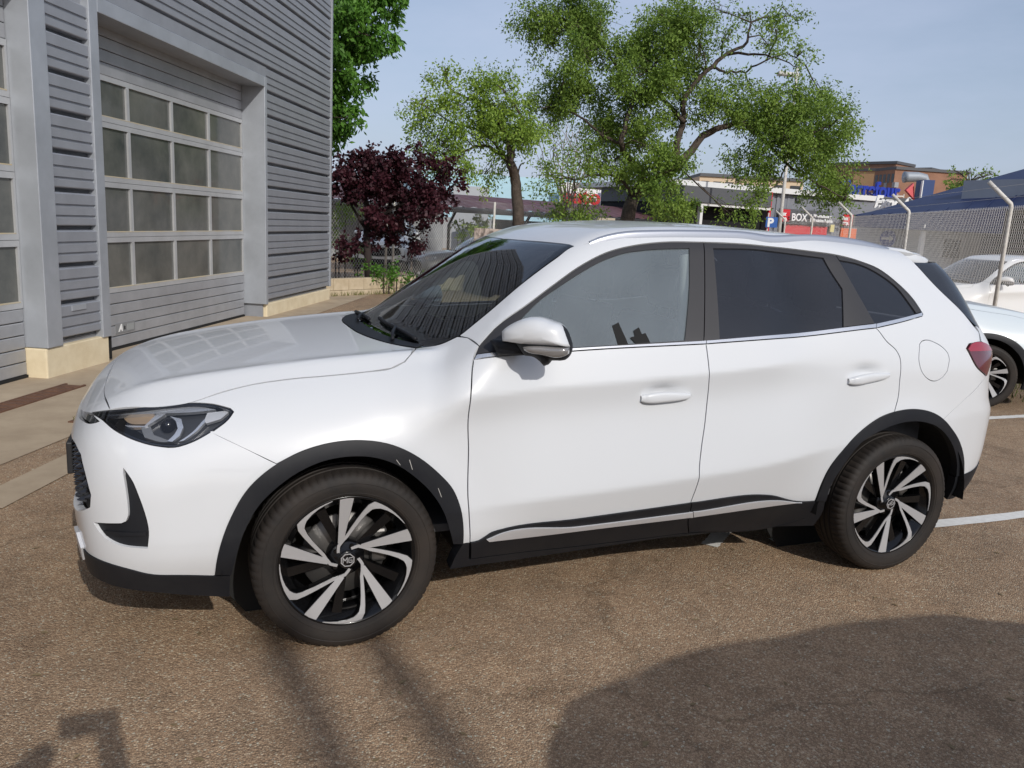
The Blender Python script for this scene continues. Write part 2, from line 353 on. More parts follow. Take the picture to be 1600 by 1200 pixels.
# sectional doors
def sectional(s0, s1, name, rec=-.32):
    d = empty(name); d.parent = bld
    rows = [(.62, 1.21), (1.21, 1.78), (1.78, 2.38), (2.38, 2.84)]
    nz = 5
    for k in range(nz):
        z0, z1 = .03+k*.59/nz, .03+(k+1)*.59/nz
        o = wbox(MB(), s0, s1, z0+.004, z1-.004, rec-.05, rec); o = o.build('door_slat', M_DOOR, d); add_bevel(o, .007)
    for k in range(4):
        z0, z1 = 2.84+k*.125, 2.84+(k+1)*.125
        o = wbox(MB(), s0, s1, z0+.003, z1-.003, rec-.05, rec).build('door_slat', M_DOOR, d); add_bevel(o, .006)
    cols = np.linspace(s0, s1, 5); cols = [s0, s0+(s1-s0)*.150, s0+(s1-s0)*.425, s0+(s1-s0)*.705, s1] if s0 > 0 else list(np.linspace(s0, s1, 5))
    if s0 > 0: cols = [s0, 2.04, 3.0, 3.98, s1]
    for (z0, z1) in rows:
        fr_ = MB()
        wbox(fr_, s0, s1, z0+.002, z0+.055, rec-.05, rec+.004); wbox(fr_, s0, s1, z1-.055, z1-.002, rec-.05, rec+.004)
        for c in cols:
            a, b = max(s0, c-.026), min(s1, c+.026); wbox(fr_, a, b, z0+.055, z1-.055, rec-.05, rec+.003)
        o = fr_.build('window_frame', M_ALU, d)
        for a, b in zip(cols, cols[1:]):
            wbox(MB(), a+.02, b-.02, z0+.05, z1-.05, rec-.03, rec-.018).build('window_pane', M_PANE, d)
    for (z0, z1) in rows: wbox(MB(), s0+.03, s1-.03, z0+.052, z0+.062, rec-.02, rec+.006).build('sill_bead', mat('dusty_bead', (.52, .42, .24), rough=.9, noise=(3, .3, (.45, .44, .40))), d)
    wbox(MB(), s0, s1, -.01, .03, rec-.05, rec+.01).build('door_seal', M_WELL_, d)
    return d
M_WELL_ = mat('black_rubber', (.012, .012, .012), rough=.85)
sectional(.99, 5.045, 'garage_door'); sectional(-4.1, -.005, 'garage_door', -.19)
wbox(MB(), 1.02, 1.04, .02, .30, -.33, -.02).build('door_track', M_WELL_, bld)
# maker's plate on the door
pl0 = wbox(MB(), 1.62, 2.0, .175, .285, -.322, -.312).build('door_plate', mat('plate_grey', (.22, .225, .23), rough=.5), bld)
def text(name, s, size, loc, ax, up, material, parent=None, extrude=.004, align='LEFT', bold=0.0, shear=0.0, sx=1.0):
    c = bpy.data.curves.new(name, 'FONT'); c.body = s; c.size = size; c.extrude = extrude; c.align_x = align; c.align_y = 'CENTER'; c.offset = bold; c.shear = shear
    o = bpy.data.objects.new(name, c); COL.objects.link(o); c.materials.append(material)
    ax = Vector(ax).normalized(); up = Vector(up).normalized(); n_ = ax.cross(up)
    M_ = Matrix(((ax.x*sx, up.x, n_.x, loc[0]), (ax.y*sx, up.y, n_.y, loc[1]), (ax.z*sx, up.z, n_.z, loc[2]), (0, 0, 0, 1)))
    if parent is not None: o.parent = parent
    o.matrix_world = M_
    dg = bpy.context.evaluated_depsgraph_get(); me = bpy.data.meshes.new_from_object(o.evaluated_get(dg)); me.name = name
    q = bpy.data.objects.new(name, me); COL.objects.link(q)
    if not me.materials: me.materials.append(material)
    if parent is not None: q.parent = parent
    q.matrix_world = M_
    bpy.data.objects.remove(o)
    return q
M_WHITE = mat('white_paint', (.78, .78, .77), rough=.6)
text('plate_letter', 'A', .10, wp(1.67, .23, -.309), WE, UP, M_WHITE, pl0, .002, bold=.006, shear=.3)
text('plate_letter', '8', .06, wp(1.77, .225, -.309), WE, UP, M_WELL_, pl0, .002)
wbox(MB(), 1.84, 1.97, .19, .262, -.313, -.308).build('plate_panel', mat('plate_grey2', (.30, .31, .31), rough=.5), pl0)

# ------------------------------------------------------------------ block kerb wall and fences
M_BLOCK = mat('cream_concrete_block', (.40, .32, .21), rough=.92, noise=(6, .3, (.55, .46, .33)), bump=(80, .5, .005))
BW0, BWD = Vector((1.62, 12.20, 0)), Vector((.857, .514, 0)).normalized(); BWN = Vector((BWD.y, -BWD.x, 0))
bw = empty('block_wall'); tag(bw, 'low cream concrete-block wall under the chain-link fence', 'wall')
blk = None
for course, (z0, z1, off) in enumerate(((-.02, .10, .02), (.105, .335, 0))):
    for k in range(24):
        p = BW0+BWD*(.40*k+(.2 if course == 0 else 0)-.2)
        mb = MB(); x0, x1 = .004, .396
        P = [p+BWD*a+BWN*b+UP*c for c in (z0, z1) for a, b in ((x0, off), (x1, off), (x1, -.18), (x0, -.18))]
        mb.add(P, [(3, 2, 1, 0), (4, 5, 6, 7), (0, 1, 5, 4), (1, 2, 6, 5), (2, 3, 7, 6), (3, 0, 4, 7)])
        o = mb.build('block', M_BLOCK, bw); add_bevel(o, .008, 2)
mb = MB(); mb.prism([(-.2, -.02), (9.4, -.02), (9.4, .325), (-.2, .325)], BW0-BWN*.02, BWD, UP, -BWN, .15); mb.build('mortar', M_CONC, bw)
M_WIRE = mat('galvanised_wire', (.76, .74, .70), rough=.55, metal=.1)
M_POST = mat('weathered_white_post', (.72, .70, .66), rough=.7, noise=(9, .3, (.52, .49, .44)))
def chain_fence(A, D, length, z0, H, spans, posts, label, arm=True, arm_dir=None):
    D = Vector(D).normalized(); N_ = Vector((D.y, -D.x, 0)); A = Vector(A)
    fe_ = empty('chain_link_fence', A); fe_.location = (0, 0, 0); tag(fe_, label, 'fence', 'chain-link fences')
    h = H-z0; slope = 1.25; w_ = h/slope      # diamonds a little taller than wide
    for (U0, U1, pitch, wr) in spans:
        vs = []; fs = []
        def wire(u0, za, u1, zb, o):
            p, q = A+D*u0+UP*za+N_*o, A+D*u1+UP*zb+N_*o; t = (q-p).normalized(); s1 = t.cross(N_).normalized()*wr; s2 = N_*wr
            i = len(vs); vs.extend([p+s1, p-s1*.5+s2*.87, p-s1*.5-s2*.87, q+s1, q-s1*.5+s2*.87, q-s1*.5-s2*.87])
            fs.extend([(i, i+1, i+4, i+3), (i+1, i+2, i+5, i+4), (i+2, i, i+3, i+5)])
        ln = U1-U0; u = -w_
        while u < ln:
            a, b = u, u+w_; za, zb = z0, H
            if a < 0: za = z0+(-a)*slope; a = 0
            if b > ln: zb = H-(b-ln)*slope; b = ln
            if b > a: wire(U0+a, za, U0+b, zb, .003); wire(U1-a, za, U1-b, zb, -.003)
            u += pitch
        for zz in (z0+.03, (z0+H)/2, H-.02): wire(U0, zz, U1, zz, 0)
        m_ = mesh_obj('wire_mesh', vs, fs, M_WIRE, fe_); m_['kind'] = 'stuff'
    for u in posts:
        p = A+D*u
        path = [p+UP*(-.1), p+UP*(H+.02)]
        lean = N_*random.uniform(-.03, .03)
        ad = Vector(arm_dir).normalized() if arm_dir is not None else N_
        path = [p, p+UP*H+lean]
        if arm: path += [p+UP*(H+.03)+lean+ad*.01, p+UP*(H+.33)+lean+ad*.36]
        MB().tube(path, .030, 10).build('post', M_POST, fe_, True)
    if arm:
        for k in (.12, .26):
            ad = Vector(arm_dir).normalized() if arm_dir is not None else N_
            MB().tube([A+D*posts[0]+UP*(H+k)+ad*k*1.1, A+D*((posts[0]+posts[-1])/2)+UP*(H+k-.03)+ad*k*1.1, A+D*posts[-1]+UP*(H+k)+ad*k*1.1], .003, 4).build('top_wire', M_WIRE, fe_)
    return fe_
chain_fence(BW0-BWN*2.0, BWD, 14.0, .05, 2.15, [(0, 14, .085, .0026)], [.35, 3.9, 4.15, 8.0, 11.8], 'chain-link fence on the low block wall beside the purple maple', arm=False)
def on_z(px, py, z):
    d = ray_px(px, py); return Vector(CAM+d*((z-CAM[2])/d[2]))
FP1, FP3 = on_z(1580, 322, 2.2), on_z(1331, 338, 2.2); FP1.z = FP3.z = 0
FBD = (FP3-FP1).normalized(); FST = (FP3-FP1).length/2; FB0 = FP1-FBD*FST*1.25
chain_fence(FB0, FBD, FST*5.3, .05, 2.2, [(0, FST*2.3, .060, .0019), (FST*2.3, FST*3.4, .09, .0020), (FST*3.4, FST*5.3, .16, .0018)], [FST*k for k in (.25, 1.25, 2.25, 3.25, 4.25, 5.25)], 'chain-link fence with bent-armed white posts at the right', arm_dir=(-FBD.y, FBD.x, 0))

# scattered dead leaves and grit on the asphalt
_rl = random.Random(12); vs = []; fs = []
for _ in range(170):
    p = gnd(_rl.uniform(-100, 1700), 1000+_rl.uniform(-260, 260)) if _rl.random() < .6 else Vector((_rl.uniform(-3, 9), _rl.uniform(-3, 9), 0))
    a = _rl.uniform(0, 6.28); l = _rl.uniform(.006, .02); d = Vector((math.cos(a), math.sin(a), 0)); q = Vector((-d.y, d.x, 0)); i = len(vs); h = _rl.uniform(.002, .006)
    vs += [p-d*l+UP*.002, p+q*l*.5+UP*h, p+d*l+UP*.003, p-q*l*.45+UP*h*.8]; fs.append((i, i+3, i+2, i+1))
tag(mesh_obj('leaf_litter', vs, fs, mat('dead_leaf', (.14, .095, .05), rough=.9, noise=(40, .5, (.26, .20, .11)))), 'scattered dead leaves and grit on the brown asphalt', 'litter', kind='stuff')
# ------------------------------------------------------------------ far buildings
FH = Vector((math.sin(YAW), math.cos(YAW), 0)); RH = Vector((math.cos(YAW), -math.sin(YAW), 0))
def base_at(px, depth):
    a = (px-800)/FPX; b = (_f[2]+a*_r[2])/_u[2]; d = _f+a*_r-b*_u
    return Vector((CAM[0]+d[0]*depth, CAM[1]+d[1]*depth, 0))
def zat(px, py, depth):
    a = (px-800)/FPX; yh = 600+FPX*(_f[2]+a*_r[2])/_u[2]
    return CAM[2]+(yh-py)/FPX*depth*1.02
def slab(mb, A, B, z0, z1, thick):
    """upright slab from A to B (plan), thick away from the viewer"""
    A, B = Vector((A.x, A.y, 0)), Vector((B.x, B.y, 0)); t = (B-A).normalized(); n_ = Vector((-t.y, t.x, 0))
    if n_.dot(FH) < 0: n_ = -n_
    P = [A+UP*z0, B+UP*z0, B+UP*z1, A+UP*z1]; Q = [p+n_*thick for p in P]
    mb.add(P+Q, [(0, 1, 2, 3), (7, 6, 5, 4), (1, 0, 4, 5), (2, 1, 5, 6), (3, 2, 6, 7), (0, 3, 7, 4)]); return mb
# carport with a corrugated maroon roof
M_MAROON = mat('maroon_roof_sheet', (.115, .055, .060), rough=.55, noise=(2, .25))
M_STEEL = mat('dark_steel', (.03, .03, .032), rough=.6)
M_GREYW = mat('grey_wall_panel', (.27, .28, .29), rough=.7, noise=(1.2, .12))
cpA, cpB = base_at(470, 27.5), base_at(1180, 43)
cp = empty('carport'); tag(cp, 'long carport with a corrugated maroon roof behind the fence', 'carport')
ct = (cpB-cpA); cl = ct.length; ct.normalize(); cn = Vector((-ct.y, ct.x, 0)); cn = cn if cn.dot(FH) > 0 else -cn
nsh = 22; sheet = None
for k in range(nsh):
    u0 = cl*k/nsh; w_ = cl/nsh; vs = []; fs = []; m_ = 9
    for i in range(m_):
        u = u0+w_*i/(m_-1)*.995; hz = .035*(1 if (i % 4 in (1, 2)) else 0)
        bow = lambda t: 2.12+.62*math.sin(t*math.pi*.5)
        for t in (0, .25, .5, .75, 1): vs.append(cpA+ct*u+cn*(4.6*t)+UP*(bow(t)+hz))
    for i in range(m_-1):
        for j in range(4): fs.append((i*5+j, (i+1)*5+j, (i+1)*5+j+1, i*5+j+1))
    mesh_obj('roof_sheet', vs, fs, M_MAROON, cp)
for k in range(7):
    p = cpA+ct*(cl*k/6*.98+.2)
    MB().tube([p+cn*3.8, p+cn*3.8+UP*1.4, p+cn*3.3+UP*2.0, p+cn*2+UP*2.35, p+UP*2.07], .07, 8).build('bracket', M_STEEL, cp, True)
MB().tube([cpA+UP*2.02, cpB+UP*2.02], .11, 6).build('eave_beam', M_STEEL, cp)
MB().tube([cpA+cn*4.4+UP*2.62, cpB+cn*4.4+UP*2.62], .06, 6).build('back_beam', M_STEEL, cp)
# panels and hedge seen under the carport
gw = slab(MB(), base_at(470, 31), base_at(692, 31), 0, 2.0, .12).build('panel_wall', M_GREYW); tag(gw, 'plain grey panel wall under the carport left of the posts', 'wall')
gw2 = slab(MB(), base_at(706, 40), base_at(762, 40), 0, 3.3, .12).build('panel_wall', mat('pale_panel', (.42, .44, .46), rough=.7)); tag(gw2, 'pale grey panel wall far behind the carport', 'wall')
gw3 = slab(MB(), base_at(770, 34), base_at(880, 36), 0, 1.75, .1).build('panel_wall', mat('dark_panel', (.09, .10, .115), rough=.6)); tag(gw3, 'dark grey board wall below the maroon carport roof', 'wall')
gw4 = slab(MB(), base_at(774, 60), base_at(800, 60), 0, 3.6, 2).build('garden_wall', mat('cream_wall', (.62, .52, .36), rough=.9)); tag(gw4, 'small cream rendered wall far under the carport', 'wall')
gw5 = slab(MB(), base_at(742, 22.0), base_at(792, 22.4), 0, 1.42, .04).build('notice_board', mat('pale_pink_board', (.50, .42, .38), rough=.8, noise=(4, .12))); tag(gw5, 'pale board standing behind the chain-link fence left of the trunk', 'board')
gw6 = slab(MB(), base_at(932, 31), base_at(960, 31), 0, 2.0, .2).build('garden_wall', mat('beige_block', (.50, .43, .32), rough=.9)); tag(gw6, 'beige block wall end beside the big tree trunk', 'wall')
# light blue car-wash building with its sign
M_CYAN = mat('light_cyan_sheet', (.38, .58, .67), rough=.5, noise=(.8, .06))
M_BLUEP = mat('bright_blue_panel', (.05, .30, .62), rough=.5)
M_SRED = mat('sign_red', (.55, .02, .03), rough=.5); M_SBLUE = mat('sign_blue', (.03, .06, .36), rough=.5)
wA, wB = base_at(640, 47), base_at(1012, 50)
cw = empty('car_wash'); tag(cw, 'long light-blue shed with red and blue lettering behind the trees', 'building')
slab(MB(), wA, wB, 1.7, 4.35, 8).build('wall', M_CYAN, cw)
slab(MB(), wA-FH*.2, wB-FH*.2, 0, 1.8, 8).build('base_wall', M_GREYW, cw)
wt = (wB-wA).normalized(); wn_ = Vector((wt.y, -wt.x, 0)); wn_ = wn_ if wn_.dot(FH) < 0 else -wn_
slab(MB(), base_at(955, 48.6), base_at(1012, 49.6), 2.55, 4.25, .15).build('sign_panel', M_BLUEP, cw)
slab(MB(), base_at(872, 47.6), base_at(955, 48.4), 2.75, 4.15, .12).build('sign_panel', M_WHITE, cw)
q = base_at(876, 47.5)+UP*3.35
text('sign_letters', 'auto', 1.25, q+wn_*.12, wt, UP, M_SRED, cw, .05, bold=.03)
text('sign_letters', 'lav', 1.25, q+wn_*.12+wt*2.25, wt, UP, M_SBLUE, cw, .05, bold=.03)
# dark grey shop with an open front, and the ribbed shed with the BOX 1 board
M_DKG = mat('dark_grey_fascia', (.085, .088, .095), rough=.6); M_COP = mat('white_coping', (.66, .66, .65), rough=.7)
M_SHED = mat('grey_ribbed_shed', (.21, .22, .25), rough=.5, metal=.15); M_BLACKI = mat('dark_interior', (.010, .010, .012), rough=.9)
def dd(px): return 37.5+(px-1075)*.017
def band(name, pxa, pxb, ya, yb, d, m_, parent, thick=.2, slope=0.0, dy=0.0):
    A, B = base_at(pxa, d), base_at(pxb, d+slope)
    z1, z0 = zat(pxa, ya, d), zat(pxa, yb, d)
    return slab(MB(), A, B, z0, z1, thick).build(name, m_, parent)
def dslab(pa, pb, off, z0, z1, th): return slab(MB(), base_at(pa, dd(pa)+off), base_at(pb, dd(pb)+off), z0, z1, th)
sh = empty('shop_building'); tag(sh, 'dark grey shop with a white coping and open black front', 'building')
dslab(1040, 1197, 1.2, 0, 3.1, 6).build('wall', M_BLACKI, sh)
dslab(1062, 1199, -.2, 3.02, 3.72, 7).build('fascia', M_DKG, sh)
dslab(1040, 1440, .3, 3.73, 3.98, 9).build('coping', M_COP, sh)
dslab(1090, 1199, -.1, 2.88, 3.01, .2).build('soffit_trim', M_COP, sh)
dslab(1091, 1095, -.1, 0, 2.9, .2).build('column', M_COP, sh)
shed = empty('shed_building'); tag(shed, 'grey ribbed metal shed with red doors and a black BOX 1 board', 'building')
dslab(1198, 1560, .5, 0, 3.70, 8).build('wall', M_SHED, shed)
rb0 = None
for k in range(44):
    px = 1199+k*8.1
    if rb0 is None: rb0 = slab(MB(), base_at(px, dd(px)+.43), base_at(px+3.6, dd(px)+.43), 0, 3.69, .06).build('rib', M_SHED, shed); rp = base_at(px, dd(px)+.43)
    else: share('rib', rb0, shed, base_at(px, dd(px)+.43)-rp)
for px in (1199, 1252, 1330): pass
slab(MB(), base_at(1197, dd(1197)), base_at(1200, dd(1200)), 0, 3.75, .1).build('edge_trim', M_SRED, shed)
def sboard(pxa, pxb, pya, pyb, o_, m_, name, parent):
    k = o_-40.8; d = dd((pxa+pxb)/2)
    return slab(MB(), base_at(pxa, dd(pxa)+.2+k), base_at(pxb, dd(pxb)+.2+k), zat((pxa+pxb)/2, pyb, d), zat((pxa+pxb)/2, pya, d), .08).build(name, m_, parent)
sboard(1214, 1292, 330, 352, 40.7, M_DKG, 'sign_board', shed)
sboard(1216, 1230, 329, 347, 40.6, M_SRED, 'sign_board_logo', shed)
sboard(1224, 1290, 353, 372, 40.8, M_SRED, 'shed_door', shed)
sboard(1312, 1348, 358, 376, 40.8, mat('orange_door', (.62, .12, .03), rough=.6), 'shed_door', shed)
sboard(1314, 1328, 337, 353, 40.6, M_SRED, 'sign_board_logo', shed)
sboard(1329, 1345, 340, 353, 40.65, M_DKG, 'sign_board', shed)
sboard(1295, 1301, 352, 363, 40.7, mat('yellow_box', (.62, .55, .25), rough=.6), 'meter_box', shed)
for px in (1238, 1334): sboard(px, px+10, 311, 317, 40.8, mat('vent_grey', (.13, .135, .15), rough=.6), 'vent', shed)
tx = (base_at(1290, dd(1290))-base_at(1216, dd(1216))).normalized()
def stext(s, px, py, d, size, m_, parent, sx=1.0, bold=.015, shear=0.0): return text('sign_letters', s, size*.96, at(px, py, dd(px)-.6), tx, UP, m_, parent, .02, bold=bold, sx=sx, shear=shear)
stext('BOX 1', 1236.5, 339.5, 40.5, .52, M_WHITE, shed, .95, .008)
stext('Neum\u00e1ticos y', 1271, 337, 40.5, .22, M_WHITE, shed, 1.0, .008)
stext('Mec\u00e1nica R\u00e1pida', 1269, 344, 40.5, .22, M_WHITE, shed, .95, .008)
stext('Box', 1217, 333.5, 40.45, .28, M_WHITE, shed, 1.0, .01, .25); stext('rep.', 1219, 341, 40.45, .28, M_WHITE, shed, 1.0, .01, .25)
stext('Box', 1315.5, 341, 40.45, .26, M_WHITE, shed, 1.0, .01); stext('rep.', 1317, 348, 40.45, .26, M_WHITE, shed, 1.0, .01)
# parking sign in front of the shed
ps = empty('parking_sign'); tag(ps, 'blue parking sign with a white P in front of the grey shed', 'sign')
slab(MB(), base_at(1194, 33), base_at(1212, 33), zat(1203, 356, 33), zat(1203, 340.5, 33), .03).build('sign_plate', mat('sign_board_blue', (.02, .10, .36), rough=.5), ps)
text('sign_letters', 'P', .46, at(1199, 348, 32.5), RH, UP, M_WHITE, ps, .01, bold=.02)
MB().tube([base_at(1197, 33.1), base_at(1197, 33.1)+UP*zat(1197, 334, 33)], .03, 8).build('sign_post', M_POST, ps)
# hypermarket sign on the roof edge
M_CBLUE = mat('deep_blue_sign', (.012, .035, .33), rough=.4)
hs_ = empty('roof_sign'); tag(hs_, 'blue roof-top letters spelling Carrefour on a rail', 'sign')
ctx = (base_at(1412, 70)-base_at(1330, 68)).normalized()
text('sign_letters', 'Carrefour', 1.75, at(1311, 293, 66), ctx, UP, M_CBLUE, hs_, .12, bold=.045, sx=.88)
A_, B_ = at(1320, 304, 66.5), at(1412, 307, 69)
MB().tube([A_, B_], .06, 6).tube([A_-UP*.5, B_-UP*.5], .06, 6).build('rail', M_POST, hs_)
for k in range(10):
    p = A_.lerp(B_, k/9); MB().tube([p-UP*1.2, p+UP*.2], .05, 6).build('stay', M_POST, hs_)
wb_ = empty('hypermarket'); tag(wb_, 'long white flat-roofed hypermarket behind the grey shed', 'building')
slab(MB(), base_at(1030, 66), base_at(1700, 74), 0, zat(1320, 309, 67), 20).build('wall', M_COP, wb_)
# tower with the two-colour arrow mark
tw = empty('sign_tower'); tag(tw, 'blue sign tower with a red arrow and a blue arrow on its sides', 'sign')
slab(MB(), base_at(1429, 36), base_at(1446, 36), 0, zat(1438, 286, 36), .7).build('tower_body', mat('tower_navy', (.02, .05, .16), rough=.5), tw)
def tri(px3, d, m_, nm): 
    P = [at(a, b, d) for a, b in px3]; Q = [p+FH*.2 for p in P]
    mesh_obj(nm, P+Q, [(0, 1, 2), (5, 4, 3), (0, 3, 4, 1), (1, 4, 5, 2), (2, 5, 3, 0)], m_, tw)
tri([(1416, 297), (1429, 312), (1428, 286)], 35.8, M_SRED, 'arrow_mark'); tri([(1452, 298), (1442, 306), (1445, 287)], 35.8, M_CBLUE, 'arrow_mark')
slab(MB(), base_at(1427.6, 35.9), base_at(1429, 35.9), 3, zat(1428, 287, 36), .15).build('white_edge', M_WHITE, tw)
ex = empty('expo_sign'); tag(ex, 'white script lettering Expo on a dark board above the blue canopy', 'sign')
slab(MB(), base_at(1362, 38.4), base_at(1414, 38.4), zat(1385, 324, 38), zat(1385, 311, 38), .1).build('sign_board', M_DKG, ex)
text('sign_letters', 'Expo O', .74, at(1366, 315.5, 37.4), (ctx+UP*.03), UP, M_WHITE, ex, .03, bold=.035, shear=.25)
# extractor duct on the blue building
du = MB(); c_ = at(1432, 283, 60); prof_d = []
pth = [c_-UP*1.6+RH*.75, c_+RH*.75-UP*.1, c_+RH*.55+UP*.22, c_+UP*.30, c_-RH*.7+UP*.26, c_-RH*.95+UP*.24]
du.tube(pth, [.28, .30, .34, .36, .38, .42], 16).build
dob = du.build('extractor_duct', mat('galvanised_duct', (.30, .33, .37), rough=.6, metal=.3), None, True); tag(dob, 'curved galvanised extractor duct above the blue roof', 'duct')
# brick apartment blocks
M_BRICK = mat('apartment_brick', (.27, .145, .095), rough=.9, noise=(.5, .15)); M_BRICKO = mat('apartment_ochre', (.48, .30, .16), rough=.9); M_BAL = mat('balcony_grey', (.30, .31, .33), rough=.8); M_WINB = mat('far_window', (.035, .04, .05), rough=.2)
M_AWN = mat('red_awning', (.55, .10, .05), rough=.8)
def apt(name, pxa, pxb, ytop, d, m_, label, rows, cols, awn=False, skew=0.0):
    e_ = empty(name); tag(e_, label, 'building', 'brick apartment blocks')
    A, B = base_at(pxa, d), base_at(pxb, d+skew); zt = zat((pxa+pxb)/2, ytop, d)
    slab(MB(), A, B, 0, zt, 14).build('wall', m_, e_); slab(MB(), A-FH*.3, B-FH*.3, zt, zt+.5, 14.5).build('roof_edge', M_DKG, e_)
    t = (B-A); L_ = t.length; t.normalize(); fl = 3.0
    for r_ in range(rows):
        for c in range(cols):
            a = A+t*(L_*(c+.18)/cols); b = A+t*(L_*(c+.82)/cols); z1 = zt-.7-r_*fl; z0 = z1-1.5
            slab(MB(), a-FH*.16, b-FH*.16, z0, z1, .12).build('window', M_WINB, e_)
            if (r_+c) % 2 == 0: slab(MB(), a-FH*.8, b-FH*.8, z0-.9, z0, .75).build('balcony', M_BAL if not awn else (M_AWN if c == 0 else M_BAL), e_)
    return e_
apt('apartment_block', 1352, 1383, 274, 150, M_BRICK, 'brown brick apartment block with dark window bays, leftmost of the far blocks', 4, 5, skew=-6)
apt('apartment_block', 1383, 1412, 263, 155, M_BRICK, 'tallest brown brick apartment block behind the roof-top letters', 4, 5, skew=5)
apt('apartment_block', 1437, 1474, 273, 148, M_BRICKO, 'ochre brick apartment block with red awnings, rightmost of the far blocks', 4, 5, awn=True, skew=8)
apt('apartment_block', 1332, 1352, 285, 160, M_BRICKO, 'low ochre apartment block between tree and brown blocks', 3, 2)
apt('apartment_block', 1085, 1140, 281, 130, mat('sand_block', (.60, .47, .33), rough=.9), 'sand coloured far block seen through the big tree', 2, 3)
apt('apartment_block', 1150, 1245, 286, 135, mat('sand_block', (.60, .47, .33), rough=.9), 'wide sand coloured far block right of the big tree', 2, 4)
# blue-roofed workshop behind the right fence
M_NAVY = mat('navy_roof_sheet', (.014, .026, .085), rough=.55, noise=(1.5, .15)); M_NAVYF = mat('navy_canopy', (.012, .030, .135), rough=.6); M_LWALL = mat('pale_grey_wall', (.38, .40, .44), rough=.7, noise=(1, .08))
br = empty('blue_roofed_workshop'); tag(br, 'white-walled workshop with navy blue roof and canopy behind the right fence', 'building')
slab(MB(), base_at(1336, 27), base_at(1490, 24.5), 0, 2.25, 10).build('wall', M_LWALL, br)
slab(MB(), base_at(1490, 25.2), base_at(1760, 21), 0, 3.6, 9).build('wall', M_LWALL, br)
E0, E1, E2 = base_at(1332, 26.0), base_at(1560, 22.2), base_at(1800, 18.5)
def rp(b, z): return Vector((b.x, b.y, z))
rv = [rp(E0, 2.40), rp(E1, 2.66), rp(E2, 3.0), rp(base_at(1405, 31), 3.02), rp(base_at(1610, 29), 4.65), rp(base_at(1850, 26), 6.2)]
rv2 = [v-UP*.06 for v in rv]
mesh_obj('roof', rv+rv2, [(0, 1, 4, 3), (1, 2, 5, 4), (9, 10, 7, 6), (10, 11, 8, 7), (0, 6, 7, 1), (1, 7, 8, 2), (3, 4, 10, 9), (4, 5, 11, 10), (0, 3, 9, 6), (2, 8, 11, 5)], M_NAVY, br)
for k in range(9):
    a = rv[0].lerp(rv[1], k/8) if k < 8 else rv[1]; b = rv[3].lerp(rv[4], k/8); MB().tube([a+UP*.02, b+UP*.02], .025, 4).build('roof_seam', M_NAVY, br)
fa = [rp(E0, 2.38), rp(E1, 2.64), rp(E1, 2.0), rp(E0, 2.06)]
mesh_obj('canopy', [p-FH*.05 for p in fa]+[p+FH*.05 for p in fa], [(3, 2, 1, 0), (4, 5, 6, 7), (0, 1, 5, 4), (2, 3, 7, 6), (1, 2, 6, 5), (3, 0, 4, 7)], M_NAVYF, br)
lt_ = (base_at(1490, 24.5)-base_at(1336, 27)).normalized(); ln_ = Vector((lt_.y, -lt_.x, 0)); ln_ = ln_ if ln_.dot(FH) < 0 else -ln_
# round blue mark with a white arrow on the wall
lc = base_at(1387, 26.15)+UP*zat(1387, 373, 26.15); mk = [(.27*math.cos(R(a)), .27*math.sin(R(a))) for a in range(0, 360, 12)]
rm = MB().prism(mk, lc+ln_*.03, lt_, UP, ln_, .02).build('round_mark', M_CBLUE, br)
MB().prism([(-.2, -.035), (.06, -.035), (.06, -.11), (.2, 0), (.06, .11), (.06, .035), (-.2, .035)], lc+ln_*.055, lt_, UP, ln_, .01).build('arrow', M_WHITE, rm)
for (a, b, ya, yb, d, m_, nm) in ((1474, 1499, 374, 402, 24.1, M_BLACKI, 'doorway'), (1530, 1562, 366, 412, 23.2, mat('dark_blue_gate', (.015, .018, .04), rough=.6), 'doorway'), (1440, 1530, 352, 357, 24.0, M_COP, 'door_rail'), (1440, 1444, 362, 402, 24.4, M_COP, 'door_rail'), (1575, 1640, 335, 420, 22.2, M_BLACKI, 'doorway')):
    slab(MB(), base_at(a, d), base_at(b, d-.3), zat(a, yb, d), zat(a, ya, d), .1).build(nm, m_, br)

# ------------------------------------------------------------------ street lamp
sl_ = empty('street_lamp'); tag(sl_, 'tall street lamp with a flat pale head above the big tree', 'street lamp')
lb_ = base_at(1216, 34); MB().tube([lb_, lb_+UP*zat(1216, 125, 34)], [.09, .05], 10).build('pole', M_POST, sl_, True)
hp = at(1214, 116, 34); MB().tube([hp-UP*.05, hp+RH*.25+UP*.03], .035, 8).build('arm', M_POST, sl_)
o = MB().box((0, 0, 0), (.95, .36, .16), bevel=.05).build('lamp_head', mat('lamp_grey', (.55, .54, .50), rough=.5), sl_); o.location = hp+RH*.5+UP*.02; o.rotation_euler = (0, R(4), -YAW)

